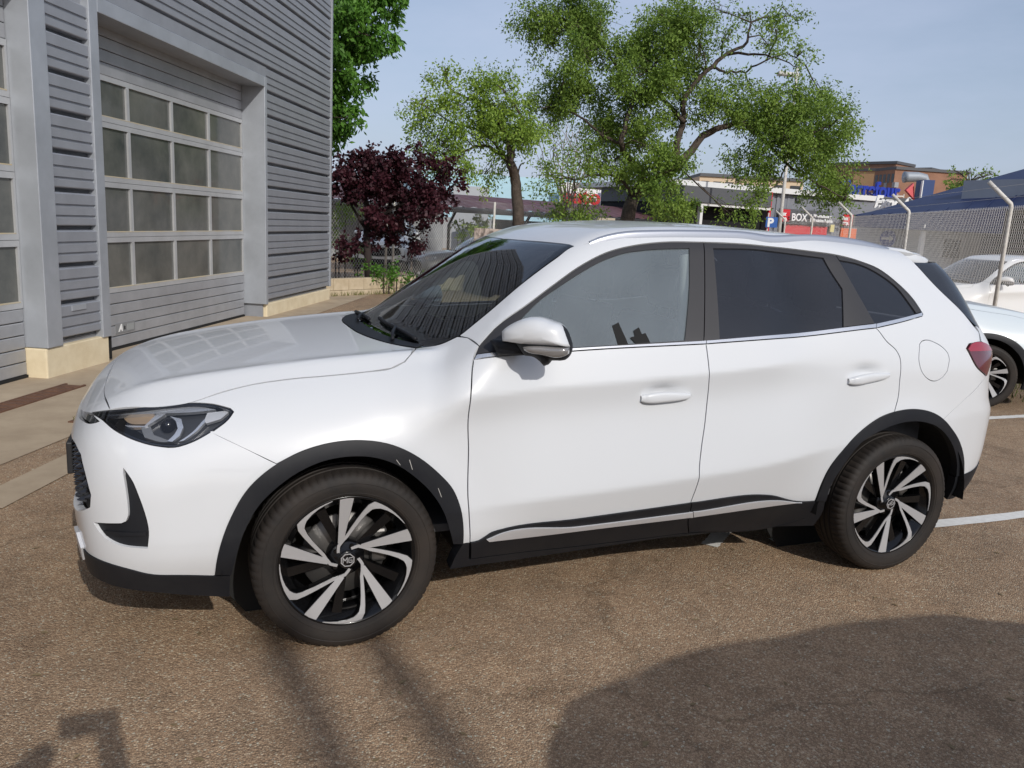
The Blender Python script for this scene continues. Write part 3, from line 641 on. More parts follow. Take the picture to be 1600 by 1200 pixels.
# ------------------------------------------------------------------ trees
def leaf_mat(name, c1, c2, trans=.35):
    m = bpy.data.materials.new(name); m.use_nodes = True; nt = m.node_tree; b = nt.nodes['Principled BSDF']; L = nt.links.new
    at_ = nt.nodes.new('ShaderNodeAttribute'); at_.attribute_name = 'tone'; mx = nt.nodes.new('ShaderNodeMix'); mx.data_type = 'RGBA'
    mx.inputs['A'].default_value = (*c1, 1); mx.inputs['B'].default_value = (*c2, 1); L(at_.outputs['Fac'], mx.inputs['Factor']); L(mx.outputs['Result'], b.inputs['Base Color'])
    b.inputs['Roughness'].default_value = .55; b.inputs['Specular IOR Level'].default_value = .3
    tr_ = nt.nodes.new('ShaderNodeBsdfTranslucent'); L(mx.outputs['Result'], tr_.inputs[0]); ms = nt.nodes.new('ShaderNodeMixShader'); ms.inputs[0].default_value = trans
    L(b.outputs[0], ms.inputs[1]); L(tr_.outputs[0], ms.inputs[2]); L(ms.outputs[0], nt.nodes['Material Output'].inputs['Surface'])
    return m
def leaves(name, blobs, material, parent, lw, ll, dens, seed, droop=.3, sprig=8, spread=.16, tone=None):
    """blobs: (centre, radius); each blob is filled with sprigs of small leaves"""
    rng = np.random.default_rng(seed); V = []; T = []
    for (c, r_, k) in blobs:
        ns = max(3, int(dens*r_*r_*k))
        u = rng.normal(size=(ns, 3)); u /= np.linalg.norm(u, axis=1, keepdims=True); rad = r_*rng.uniform(.12, 1.0, ns)**.55
        nsub = max(3, int(5+r_*6)); sc_ = rng.normal(size=(nsub, 3)); sc_ /= np.linalg.norm(sc_, axis=1, keepdims=True); sc_ *= (r_*rng.uniform(.25, .95, nsub)**.6)[:, None]*np.array((1, 1, .8))
        pick = rng.integers(0, nsub, ns); cen = np.array(c)+sc_[pick]+rng.normal(scale=.17*r_, size=(ns, 3)); u = cen-np.array(c); u /= np.linalg.norm(u, axis=1, keepdims=True)+1e-9
        bt = rng.uniform(0, 1)
        dirn = u+rng.normal(scale=.6, size=(ns, 3)); dirn[:, 2] -= droop; dirn /= np.linalg.norm(dirn, axis=1, keepdims=True)
        t = (np.arange(sprig)/sprig)[None, :, None]
        P = cen[:, None, :]+dirn[:, None, :]*(t*spread*rng.uniform(.6, 1.4, (ns, 1, 1)))+rng.normal(scale=spread*.16, size=(ns, sprig, 3))
        P = P.reshape(-1, 3); n_ = len(P)
        a = np.repeat(dirn, sprig, 0)*.5+rng.normal(scale=.7, size=(n_, 3)); a[:, 2] -= droop*.6; a /= np.linalg.norm(a, axis=1, keepdims=True)
        b = np.cross(a, rng.normal(size=(n_, 3))+np.array((0, 0, .9))); b /= np.linalg.norm(b, axis=1, keepdims=True)+1e-9
        s = rng.uniform(.65, 1.3, (n_, 1))
        q = np.stack([P, P+a*ll*s*.5+b*lw*s*.5, P+a*ll*s, P+a*ll*s*.5-b*lw*s*.5], 1); V.append(q.reshape(-1, 3))
        T.append(np.clip(np.repeat(rng.uniform(0, 1, n_)*.5+bt*.25+np.repeat(rng.uniform(0, 1, nsub)[pick], sprig)*.25, 4), 0, 1))
    V = np.concatenate(V); T = np.concatenate(T); n_ = len(V)//4
    me = bpy.data.meshes.new(name); me.vertices.add(len(V)); me.vertices.foreach_set('co', V.ravel().astype(np.float32)); me.loops.add(len(V)); me.loops.foreach_set('vertex_index', np.arange(len(V), dtype=np.int32))
    me.polygons.add(n_); me.polygons.foreach_set('loop_start', np.arange(0, len(V), 4, dtype=np.int32)); me.polygons.foreach_set('loop_total', np.full(n_, 4, dtype=np.int32))
    me.update(calc_edges=True); me.validate()
    at_ = me.attributes.new('tone', 'FLOAT', 'POINT'); at_.data.foreach_set('value', T.astype(np.float32)); me.materials.append(material)
    o = bpy.data.objects.new(name, me); COL.objects.link(o); o.parent = parent; return o
def limb(mb, pts, r0, r1, n=8, wob=.0):
    P = [Vector(p) for p in pts]; Q = []
    for i in range(len(P)-1):
        p0, p1, p2, p3 = P[max(i-1, 0)], P[i], P[i+1], P[min(i+2, len(P)-1)]
        for k in range(4):
            t = k/4; Q.append(.5*((2*p1)+(p2-p0)*t+(2*p0-5*p1+4*p2-p3)*t*t+(3*p1-p0-3*p2+p3)*t**3)+Vector((random.uniform(-wob, wob), random.uniform(-wob, wob), random.uniform(-wob, wob))))
    Q.append(P[-1]); m_ = len(Q); mb.tube(Q, [r0+(r1-r0)*(i/(m_-1))**.8 for i in range(m_)], n)
    return Q
def twigs(mb, blobs, anchors, n, seed, r0=.018):
    rnd = random.Random(seed)
    for (c, r_, k) in blobs:
        c = Vector(c); a = min(anchors, key=lambda q: (q-c).length)
        mid = a.lerp(c, .5)+Vector((rnd.uniform(-.15, .15), rnd.uniform(-.15, .15), rnd.uniform(-.05, .2)))
        mb.tube([a, mid, c], [r0*1.3, r0, r0*.6], 5)
        for _ in range(n):
            d = Vector((rnd.gauss(0, 1), rnd.gauss(0, 1), rnd.gauss(0, .7))).normalized()*r_*rnd.uniform(.5, 1.0); s = a.lerp(c, rnd.uniform(.3, 1))
            mb.tube([s, s+d*.5+Vector((rnd.uniform(-.08, .08),)*3), c+d], [r0*.55, r0*.4, r0*.2], 4)
M_BARK = mat('rough_bark', (.038, .029, .023), rough=.95, noise=(7, .5, (.095, .072, .056)), bump=(28, 1.0, .03))
M_LEAF = leaf_mat('acacia_leaf', (.085, .165, .026), (.29, .41, .075))
M_LEAFY = leaf_mat('yellow_green_leaf', (.12, .225, .03), (.37, .50, .085))
M_LEAFM = leaf_mat('maple_purple_leaf', (.022, .008, .013), (.085, .022, .032), .25)
M_LEAFD = leaf_mat('broad_green_leaf', (.045, .13, .018), (.15, .32, .045))
def zpts(pts, ox, oy, s, d, jit=0.0, seed=1):
    rnd = random.Random(seed); return [at(ox+a/s, oy+b/s, d+rnd.uniform(-jit, jit)) for a, b in pts]
def zblobs(bl_, ox, oy, s, d, jit, seed):
    rnd = random.Random(seed); out = []
    for q in bl_:
        a, b, r_ = q[:3]; k = q[3] if len(q) > 3 else 1.0
        out.append((at(ox+a/s, oy+b/s, d+rnd.uniform(-jit, jit)), r_/s/FPX*d, k))
    return out
# big spreading tree
BD = 20.0
t1 = empty('tree', base_at(985, BD)); t1.location = (0, 0, 0); tag(t1, 'large spreading acacia with crooked dark limbs above the white car', 'tree', 'trees')
mb = MB(); b0 = base_at(978, BD); Z = lambda pts, s_: zpts(pts, 800, 0, 2.857, BD, .5, s_)
tp_ = Z([(515, 990), (545, 880), (590, 825)], 1); anch = []
anch += limb(mb, [b0]+tp_, .19, .15, 10, .01)
anch += limb(mb, [tp_[-1]]+Z([(570, 770), (530, 720), (490, 650), (505, 560), (540, 420), (470, 300), (400, 200), (300, 120)], 2), .11, .02, 8, .02)
anch += limb(mb, [tp_[-1]]+Z([(740, 740), (850, 610), (930, 570), (1010, 550), (1150, 560), (1300, 600), (1420, 560)], 3), .13, .02, 8, .02)
anch += limb(mb, Z([(735, 745), (735, 650), (765, 540), (775, 430), (900, 290), (960, 240), (1050, 190), (1070, 100), (1180, 70)], 4), .10, .018, 8, .02)
anch += limb(mb, Z([(1050, 560), (1150, 650), (1250, 750), (1330, 800), (1420, 850), (1490, 890)], 5), .05, .012, 6, .02)
anch += limb(mb, Z([(960, 240), (1080, 240), (1180, 260), (1280, 300)], 6), .04, .01, 6, .03)
anch += limb(mb, Z([(900, 300), (960, 320), (1040, 320), (1110, 280), (1220, 240), (1310, 290)], 7), .04, .01, 6, .03)
anch += limb(mb, Z([(765, 540), (660, 420), (640, 300), (700, 150), (790, 60)], 8), .06, .012, 6, .02)
anch += limb(mb, Z([(500, 650), (400, 600), (300, 520), (200, 480), (130, 480)], 9), .045, .01, 6, .02)
anch += limb(mb, Z([(545, 880), (470, 790), (380, 780), (280, 800), (150, 790)], 10), .05, .01, 6, .02)
bl1 = [(110, 70, 90), (130, 170, 70, .7), (250, 130, 120), (250, 30, 100), (400, 80, 120), (480, 230, 120), (330, 250, 110), (230, 330, 60, .5), (260, 430, 100), (400, 440, 120), (560, 340, 120), (680, 150, 120), (830, 170, 100), (700, 290, 110), (640, 40, 80, .6), (790, 60, 80, .7), (610, 450, 110), (500, 560, 110), (150, 490, 80), (390, 610, 90, .8), (600, 650, 110), (680, 770, 100), (450, 720, 90), (250, 790, 80, .4), (150, 790, 70, .4), (340, 930, 70, .6), (230, 950, 60, .6), (780, 470, 100), (950, 460, 110), (1080, 450, 100), (1200, 450, 110), (1150, 560, 110), (1300, 520, 110), (1420, 560, 110), (1350, 670, 120), (1200, 660, 110), (1450, 740, 90), (1380, 830, 80), (1480, 890, 45, .8), (1060, 720, 90), (1110, 820, 55, .7), (1090, 900, 45, .7), (1240, 70, 60, .9), (1180, 130, 55, .5), (1030, 60, 45, .5), (1290, 240, 60, .5), (1150, 210, 40, .4), (710, 880, 70), (720, 950, 50, .7), (1400, 460, 60, .8), (1490, 510, 55, .8), (950, 150, 50, .5), (880, 30, 60, .4), (330, 700, 60, .6), (560, 760, 70), (830, 300, 60, .6), (980, 960, 40, .5)]
B1 = zblobs(bl1, 800, 0, 2.857, BD, 1.1, 11)
twigs(mb, B1, anch, 9, 5, .016)
mb.build('trunk', M_BARK, t1, True)
leaves('crown', B1, M_LEAF, t1, .037, .082, 580, 21, .6, 17, .42)
# small yellow-green tree
SD = 19.0
t2 = empty('tree'); tag(t2, 'small yellow-green tree with a bare leaning trunk left of the big acacia', 'tree', 'trees')
mb = MB(); Zs = lambda pts, s_: zpts(pts, 500, 0, 2.5, SD, .3, s_)
an2 = limb(mb, [base_at(811, SD)]+Zs([(775, 880), (768, 760), (760, 690), (745, 640)], 1), .15, .11, 10, .01)
top = an2[-1]
an2 += limb(mb, [top]+Zs([(700, 600), (640, 570), (560, 590), (500, 620)], 2), .07, .015, 7, .02)
an2 += limb(mb, [top]+Zs([(735, 560), (700, 470), (640, 400), (560, 380), (500, 330), (490, 270)], 3), .07, .012, 7, .02)
an2 += limb(mb, [top]+Zs([(760, 560), (790, 470), (740, 380), (690, 330)], 4), .05, .012, 7, .02)
an2 += limb(mb, [an2[10]]+Zs([(780, 650), (800, 635)], 5), .03, .01, 6); an2 += limb(mb, [top]+Zs([(640, 520), (520, 480), (420, 420), (350, 390)], 6), .035, .008, 6, .02)
bl2 = [(490, 270, 35, .6), (500, 320, 50, .7), (400, 385, 60, .7), (460, 430, 70, .7), (540, 410, 70, .8), (600, 470, 80), (680, 400, 90), (650, 330, 60, .8), (720, 350, 60), (740, 440, 90), (690, 520, 80), (790, 500, 70), (800, 540, 60), (560, 520, 80, .8), (460, 540, 60, .7), (420, 590, 60, .8), (560, 610, 60, .9), (640, 680, 45, .8), (430, 660, 45), (720, 600, 45, .7), (390, 490, 50, .6), (830, 530, 35, .7)]
B2 = zblobs(bl2, 500, 0, 2.5, SD, .7, 12)
twigs(mb, B2, an2, 6, 6, .014); mb.build('trunk', M_BARK, t2, True)
leaves('crown', B2, M_LEAFY, t2, .038, .082, 430, 22, .6, 16, .40)
# purple maple by the block wall
MD = 17.6
t3 = empty('tree'); tag(t3, 'dark purple-leaved maple behind the low block wall', 'tree', 'trees')
mb = MB(); Zm = lambda pts, s_: zpts(pts, 510, 230, 4.571, MD, .25, s_)
an3 = limb(mb, [base_at(577, MD)]+Zm([(295, 800), (290, 600), (300, 480), (280, 380)], 1), .09, .06, 8, .01)
for k, q in enumerate([[(290, 600), (200, 450), (120, 300), (90, 200)], [(300, 480), (420, 350), (500, 200), (520, 90)], [(295, 560), (480, 430), (650, 380), (800, 330)], [(300, 640), (450, 600), (600, 640), (700, 690)], [(280, 380), (290, 200), (300, 90)], [(290, 700), (180, 680), (100, 740)]]): an3 += limb(mb, Zm(q, 20+k), .04, .008, 6, .01)
bl3 = [(90, 220, 90), (130, 120, 70), (240, 100, 90), (330, 60, 70), (230, 230, 110), (350, 170, 110), (470, 100, 90), (560, 130, 80, .8), (480, 230, 120), (350, 310, 110), (130, 320, 80), (600, 300, 110), (720, 330, 90), (830, 290, 60, .8), (850, 370, 60), (520, 390, 120), (660, 430, 100), (780, 470, 70), (420, 480, 100), (560, 530, 70), (730, 560, 40, .7), (350, 600, 70), (440, 600, 70), (600, 680, 60, .9), (690, 710, 35, .9), (330, 700, 40, .8), (150, 700, 60, .6), (90, 740, 50, .6), (700, 70, 70, .7), (800, 180, 70, .7), (900, 200, 60, .6), (960, 250, 45, .5), (860, 90, 50, .5), (640, 40, 50, .5), (220, 680, 60, .7)]
B3 = zblobs(bl3, 510, 230, 4.571, MD, .55, 13)
twigs(mb, B3, an3, 5, 7, .010); mb.build('trunk', mat('dark_bark', (.03, .022, .02), rough=.95), t3, True)
leaves('crown', B3, M_LEAFM, t3, .065, .085, 1100, 23, .35, 8, .17)
# green tree behind the corner of the workshop
t4 = empty('tree'); tag(t4, 'broad-leaved green tree rising behind the corner of the grey workshop', 'tree', 'trees')
GD = 17.5; mb = MB(); an4 = limb(mb, [base_at(470, GD), at(478, 200, GD), at(490, 60, GD), at(505, -80, GD)], .2, .06, 8)
bl4 = [(545, 30, 45), (580, 25, 38), (600, 10, 25), (560, 75, 45), (590, 60, 28), (535, 110, 40), (560, 130, 26, .8), (530, 175, 30), (545, 185, 16, .8), (520, 60, 60), (500, 120, 60), (500, 190, 40), (480, 40, 80), (570, -30, 60), (520, -60, 80), (608, -20, 26)]
B4 = zblobs(bl4, 0, 0, 1.0, GD, .5, 14)
twigs(mb, B4, an4, 4, 8, .02); mb.build('trunk', M_BARK, t4, True)
leaves('crown', B4, M_LEAFD, t4, .060, .135, 420, 24, .9, 8, .22)
# far tree behind the blue roof, pale bare tree between the two trees
t5 = empty('tree'); tag(t5, 'flat-topped far tree above the navy blue roof', 'tree', 'trees')
FD_ = 45; mb = MB(); an5 = limb(mb, [base_at(1520, FD_), at(1518, 320, FD_), at(1515, 285, FD_)], .15, .08, 7)
B5 = zblobs([(1490, 288, 12), (1505, 284, 12), (1520, 287, 12), (1535, 286, 9), (1500, 272, 7, .5), (1518, 275, 6, .5), (1540, 276, 9, .6), (1555, 271, 6, .4), (1488, 264, 5, .4), (1510, 266, 6, .4), (1550, 268, 6, .5), (1485, 280, 8, .7)], 0, 0, 1, FD_, .8, 15)
twigs(mb, B5, an5, 3, 9, .03); mb.build('trunk', M_BARK, t5, True); leaves('crown', B5, M_LEAF, t5, .08, .16, 150, 25, .2, 8, .3)
t6 = empty('tree'); tag(t6, 'pale leafless tree between the yellow-green tree and the big acacia', 'tree', 'trees')
mb = MB(); rnd = random.Random(4); rt = base_at(885, 26)
for k in range(9):
    px = 852+k*9; limb(mb, [rt+UP*1.5, at(875+k*3, 300, 26), at(px+rnd.uniform(-4, 4), 250, 26), at(px+rnd.uniform(-12, 12), 205+rnd.uniform(-10, 25), 26)], .04, .006, 5, .04)
    for _ in range(3): a = at(px+rnd.uniform(-6, 6), 270-rnd.uniform(0, 30), 26); limb(mb, [a, a+Vector((rnd.uniform(-.4, .4), 0, .5)), a+Vector((rnd.uniform(-.8, .8), 0, 1.0))], .012, .004, 4, .03)
mb.tube([rt, rt+UP*1.6], .1, 7); mb.build('trunk', mat('pale_bark', (.30, .24, .20), rough=.9), t6, True)
# shrubs
def shrub(name, label, blobs, material, d, seed, lw=.04, ll=.07, dens=500, s=1.0, ox=0, oy=0, cat='shrub'):
    e_ = empty(name); tag(e_, label, cat, 'shrubs'); B = zblobs(blobs, ox, oy, s, d, .3, seed); mb_ = MB()
    for (c, r_, k) in B: mb_.tube([Vector((c.x, c.y, 0)), c], [.02, .008], 5)
    mb_.build('stems', M_BARK, e_); leaves('foliage', B, material, e_, lw, ll, dens, seed, .2, 8, .16); return e_
shrub('shrub', 'bright green leafy shrub at the foot of the purple maple', [(585, 425, 14), (600, 420, 16), (620, 428, 14), (640, 430, 12), (608, 436, 12), (575, 432, 9), (650, 432, 8)], M_LEAFD, 17.1, 31)
shrub('shrub', 'dark green shrub behind the fence left of the maple trunk', [(540, 340, 26), (560, 330, 24), (530, 380, 22), (555, 390, 22), (525, 350, 16)], M_LEAFY, 20, 32, dens=300)
shrub('shrub', 'dry yellow-green bush under the end of the carport', [(722, 352, 16), (740, 350, 16), (758, 348, 14), (735, 365, 16), (715, 370, 12), (755, 362, 12)], M_LEAFY, 33, 33, .07, .12, 160)
shrub('shrub', 'dark green ivy mound hanging over the maroon roof', [(855, 333, 18), (880, 332, 16), (905, 333, 14), (925, 336, 12), (895, 340, 14), (940, 338, 10), (1075, 325, 12), (1090, 322, 10)], M_LEAF, 25, 34, .05, .10, 260)
shrub('shrub', 'round green bush beside the dark grey shop front', [(1060, 312, 10), (1072, 316, 9), (1050, 322, 12), (1085, 318, 7)], M_LEAFD, 37, 35, .08, .13, 160)
wd = blades('weeds', lambda r: base_at(r.uniform(1546, 1600), 10)+Vector((r.uniform(-1.6, .3), r.uniform(-1.4, .2), 0)), 700, .03, .16, mat('weed_green', (.07, .11, .03), rough=.8, noise=(20, .4, (.20, .18, .08))), None, 8)
tag(wd, 'sparse weeds at the kerb by the pale car', 'weeds', kind='stuff')
wk = blades('weeds', lambda r: BW0+BWD*r.uniform(-.2, 4)+BWN*r.uniform(.02, .14), 500, .02, .12, M_DRYG, None, 9); tag(wk, 'dry weeds along the foot of the block wall', 'weeds', kind='stuff')
# ------------------------------------------------------------------ the white car: outlines on its skin (metres; x back from the front axle, y right, z up)
CV = {
'hood_side':[(-0.516,-0.701,0.901),(-0.412,-0.689,0.933),(-0.324,-0.685,0.954),(-0.189,-0.692,0.974),(-0.051,-0.706,0.987),(0.091,-0.717,1.001),(0.179,-0.721,1.013),(0.233,-0.704,1.034),(0.266,-0.673,1.059),(0.306,-0.586,1.066)],
'hood_front':[(-0.774,-0.63,0.869),(-0.79,-0.552,0.882),(-0.807,-0.45,0.883),(-0.815,-0.328,0.886),(-0.817,-0.221,0.889),(-0.815,-0.044,0.894),(-0.807,0.147,0.897)],
'hood_head':[(-0.774,-0.632,0.869),(-0.649,-0.674,0.886),(-0.516,-0.7,0.901)],
'ridge':[(-0.723,-0.503,0.92),(-0.443,-0.485,0.982),(-0.168,-0.491,1.023),(0.182,-0.579,1.056)],
'ws_bottom':[(0.211,0.617,1.061),(0.15,0.115,1.071),(0.162,-0.257,1.07),(0.242,-0.492,1.066),(0.315,-0.584,1.067),(0.388,-0.626,1.086),(0.452,-0.656,1.122)],
'ws_side':[(0.459,-0.66,1.126),(0.578,-0.644,1.216),(0.727,-0.614,1.329),(0.881,-0.586,1.432),(0.977,-0.559,1.486)],
'ws_top':[(0.977,-0.559,1.486),(0.94,-0.447,1.492),(0.888,-0.196,1.492),(0.867,0.006,1.487)],
'headlight':[(-0.838,-0.556,0.845),(-0.773,-0.633,0.869),(-0.648,-0.674,0.886),(-0.519,-0.7,0.901),(-0.444,-0.727,0.899),(-0.39,-0.754,0.888),(-0.38,-0.766,0.879),(-0.398,-0.782,0.858),(-0.447,-0.8,0.823),(-0.515,-0.811,0.789),(-0.568,-0.81,0.774),(-0.627,-0.796,0.778),(-0.692,-0.773,0.795),(-0.745,-0.735,0.816),(-0.795,-0.663,0.841)],
'seam':[(-0.46,-0.8,0.82),(-0.355,-0.844,0.77),(-0.253,-0.878,0.716)],
'slit':[(-0.913,-0.284,0.785),(-0.837,-0.564,0.845),(-0.793,-0.685,0.828),(-0.838,-0.615,0.826),(-0.877,-0.492,0.813)],
'grille':[(-0.884,-0.602,0.754),(-0.864,-0.669,0.727),(-0.851,-0.711,0.678),(-0.832,-0.747,0.609),(-0.832,-0.749,0.565)],
'intake':[(-0.727,-0.805,0.711),(-0.7,-0.826,0.668),(-0.685,-0.837,0.627),(-0.668,-0.845,0.569),(-0.657,-0.849,0.503),(-0.662,-0.847,0.443),(-0.754,-0.808,0.451),(-0.787,-0.786,0.465),(-0.807,-0.77,0.483),(-0.826,-0.753,0.512),(-0.738,-0.819,0.525),(-0.722,-0.826,0.534),(-0.715,-0.829,0.553),(-0.714,-0.829,0.582),(-0.72,-0.821,0.654)],
'finedge':[(-0.787,-0.751,0.757),(-0.751,-0.784,0.736),(-0.727,-0.805,0.711)],
'lip_top':[(-0.872,-0.645,0.382),(-0.827,-0.732,0.379),(-0.725,-0.808,0.361),(-0.646,-0.83,0.34),(-0.58,-0.838,0.334),(-0.458,-0.85,0.323)],
'lip_bot':[(-0.871,-0.593,0.3),(-0.762,-0.773,0.319),(-0.649,-0.806,0.281),(-0.555,-0.805,0.245),(-0.402,-0.816,0.223)],
'archF_out':[(-0.453,-0.852,0.325),(-0.441,-0.879,0.415),(-0.404,-0.883,0.53),(-0.345,-0.881,0.634),(-0.249,-0.878,0.717),(-0.164,-0.875,0.756),(-0.072,-0.875,0.78),(0.034,-0.88,0.786),(0.136,-0.891,0.77),(0.228,-0.9,0.727),(0.317,-0.905,0.655),(0.374,-0.908,0.589),(0.4,-0.911,0.531),(0.418,-0.908,0.457),(0.428,-0.889,0.362)],
'archF_in':[(-0.4,-0.851,0.319),(-0.388,-0.873,0.38),(-0.352,-0.885,0.5),(-0.31,-0.884,0.574),(-0.25,-0.885,0.635),(-0.184,-0.886,0.682),(-0.104,-0.886,0.717),(-0.005,-0.889,0.732),(0.084,-0.894,0.724),(0.163,-0.898,0.693),(0.237,-0.901,0.638),(0.299,-0.905,0.573),(0.343,-0.907,0.5),(0.368,-0.902,0.431),(0.388,-0.89,0.367)],
'archR_out':[(2.141,-0.858,0.381),(2.144,-0.874,0.444),(2.165,-0.894,0.548),(2.234,-0.91,0.654),(2.335,-0.908,0.738),(2.434,-0.905,0.786),(2.55,-0.902,0.808),(2.653,-0.899,0.807),(2.778,-0.894,0.774),(2.886,-0.885,0.708),(2.996,-0.864,0.616),(3.071,-0.843,0.515),(3.104,-0.829,0.437)],
'archR_in':[(2.187,-0.868,0.381),(2.186,-0.883,0.452),(2.229,-0.903,0.562),(2.296,-0.913,0.659),(2.421,-0.911,0.72),(2.536,-0.907,0.748),(2.639,-0.904,0.751),(2.763,-0.899,0.725),(2.878,-0.883,0.66),(2.963,-0.867,0.578),(3.012,-0.853,0.497),(3.03,-0.845,0.435)],
'sill_top':[(0.422,-0.889,0.362),(0.459,-0.886,0.363),(0.497,-0.88,0.365),(0.548,-0.881,0.394),(0.591,-0.878,0.401),(0.915,-0.866,0.409),(1.462,-0.863,0.432),(1.831,-0.854,0.436),(1.894,-0.847,0.426),(2.08,-0.841,0.379),(2.138,-0.858,0.383)],
'sill_seam':[(0.476,-0.847,0.279),(0.973,-0.771,0.248),(1.531,-0.76,0.249),(2.092,-0.779,0.256),(2.137,-0.809,0.282),(2.144,-0.836,0.329),(2.138,-0.858,0.383)],
'sill_bot':[(0.395,-0.843,0.242),(0.49,-0.824,0.237),(0.626,-0.781,0.219),(1.105,-0.755,0.224),(1.77,-0.746,0.238),(2.221,-0.809,0.23)],
'silver':[(0.526,-0.873,0.362),(0.557,-0.872,0.374),(0.928,-0.846,0.368),(1.481,-0.843,0.382),(1.97,-0.831,0.389),(2.077,-0.836,0.371),(1.984,-0.819,0.362),(1.499,-0.822,0.346),(1.057,-0.827,0.34),(0.709,-0.834,0.336),(0.54,-0.864,0.347)],
'door_lead':[(0.492,-0.8,1.108),(0.474,-0.815,1.089),(0.459,-0.838,1.065),(0.443,-0.873,1.025),(0.435,-0.897,0.988),(0.428,-0.915,0.942),(0.426,-0.91,0.894),(0.435,-0.893,0.741),(0.437,-0.907,0.546),(0.459,-0.886,0.363)],
'door_mid':[(1.473,-0.841,1.117),(1.476,-0.863,1.051),(1.478,-0.878,1.0),(1.49,-0.865,0.918),(1.486,-0.87,0.802),(1.468,-0.888,0.682),(1.459,-0.901,0.597),(1.461,-0.896,0.528),(1.458,-0.863,0.432),(1.489,-0.826,0.352),(1.532,-0.759,0.248)],
'door_rear':[(2.39,-0.835,1.188),(2.398,-0.841,1.174),(2.437,-0.856,1.129),(2.503,-0.869,1.077),(2.519,-0.875,1.048),(2.524,-0.881,1.013),(2.523,-0.887,0.942),(2.523,-0.892,0.878),(2.501,-0.903,0.801)],
'dlo_top':[(0.492,-0.797,1.109),(0.584,-0.758,1.185),(0.704,-0.731,1.256),(0.832,-0.693,1.334),(0.965,-0.656,1.411),(1.099,-0.628,1.469),(1.234,-0.611,1.501),(1.371,-0.602,1.519),(1.562,-0.603,1.527),(1.79,-0.606,1.528),(2.019,-0.603,1.519),(2.154,-0.629,1.51),(2.279,-0.652,1.5),(2.418,-0.664,1.474),(2.528,-0.678,1.44),(2.61,-0.706,1.386),(2.681,-0.749,1.314),(2.714,-0.792,1.244)],
'belt_bot':[(0.458,-0.841,1.063),(0.876,-0.836,1.091),(1.473,-0.841,1.116),(1.958,-0.831,1.142),(2.387,-0.837,1.183),(2.562,-0.819,1.21),(2.705,-0.798,1.235)],
'belt_top':[(0.471,-0.828,1.08),(0.877,-0.832,1.103),(1.475,-0.835,1.13),(1.962,-0.822,1.16),(2.393,-0.828,1.203),(2.569,-0.808,1.229),(2.708,-0.788,1.252)],
'glassF':[(0.664,-0.773,1.205),(0.768,-0.724,1.28),(0.867,-0.699,1.337),(0.968,-0.673,1.39),(1.072,-0.65,1.437),(1.176,-0.634,1.469),(1.28,-0.627,1.485),(1.497,-0.624,1.5),(1.448,-0.725,1.331),(1.405,-0.792,1.209),(1.377,-0.832,1.13),(0.875,-0.831,1.105),(0.646,-0.847,1.101)],
'glassR':[(1.618,-0.624,1.505),(1.937,-0.612,1.504),(2.206,-0.655,1.485),(2.212,-0.67,1.461),(2.26,-0.74,1.35),(2.203,-0.838,1.17),(1.546,-0.834,1.137)],
'glassQ':[(2.288,-0.666,1.478),(2.413,-0.672,1.461),(2.519,-0.69,1.421),(2.601,-0.719,1.368),(2.674,-0.79,1.252),(2.662,-0.795,1.244),(2.391,-0.831,1.197)],
'pillarB':[(1.58,-0.603,1.528),(1.473,-0.841,1.117)],
'pillarC':[(2.279,-0.652,1.5),(2.339,-0.748,1.341),(2.387,-0.837,1.185)],
'fuel':[(2.651,-0.854,1.11),(2.666,-0.849,1.122),(2.702,-0.845,1.128),(2.752,-0.846,1.117),(2.81,-0.85,1.09),(2.839,-0.855,1.065),(2.849,-0.861,1.035),(2.835,-0.87,0.982),(2.802,-0.875,0.952),(2.751,-0.879,0.937),(2.706,-0.881,0.949),(2.659,-0.88,0.987),(2.64,-0.874,1.034)],
'tail':[(2.978,-0.837,1.085),(3.004,-0.827,1.106),(3.112,-0.805,1.113),(3.206,-0.78,1.078),(3.239,-0.77,1.054),(3.203,-0.802,1.008),(3.156,-0.827,0.942),(3.054,-0.849,0.993)],
'handleF':[(1.182,-0.862,0.908),(1.195,-0.856,0.919),(1.258,-0.838,0.919),(1.267,-0.841,0.937),(1.314,-0.848,0.945),(1.396,-0.869,0.934),(1.416,-0.865,0.909),(1.369,-0.863,0.883),(1.282,-0.863,0.872),(1.212,-0.863,0.88)],
'handleR':[(2.213,-0.882,0.974),(2.227,-0.88,0.984),(2.292,-0.858,0.98),(2.33,-0.858,1.007),(2.381,-0.868,1.006),(2.443,-0.885,0.995),(2.456,-0.887,0.975),(2.408,-0.888,0.954),(2.31,-0.891,0.938),(2.248,-0.887,0.944)],
'rbump_top':[(3.104,-0.829,0.437),(3.195,-0.804,0.445)],
'rbump_bot':[(3.042,-0.794,0.271),(3.086,-0.788,0.28)],
'cowl':[(0.452,-0.656,1.122),(0.477,-0.711,1.125),(0.492,-0.8,1.108)],
'crease2':[(0.565,-0.902,0.509),(1.176,-0.904,0.541),(1.458,-0.905,0.562),(1.81,-0.905,0.596),(2.156,-0.906,0.65)],
'crease1':[(0.426,-0.915,0.942),(0.869,-0.877,0.961),(1.477,-0.878,0.994),(1.954,-0.865,1.031),(2.264,-0.87,1.085)],
'rearglass':[(2.807,-0.639,1.46),(2.879,-0.688,1.377),(2.961,-0.734,1.298),(3.032,-0.763,1.233)],
'rail':[(1.074,-0.522,1.531),(1.208,-0.468,1.566),(1.384,-0.381,1.589)],
'hl_strip':[(-0.819,-0.599,0.85),(-0.648,-0.694,0.874),(-0.485,-0.731,0.886),(-0.445,-0.748,0.881),(-0.493,-0.742,0.875),(-0.634,-0.71,0.865),(-0.747,-0.681,0.857),(-0.788,-0.656,0.849)],
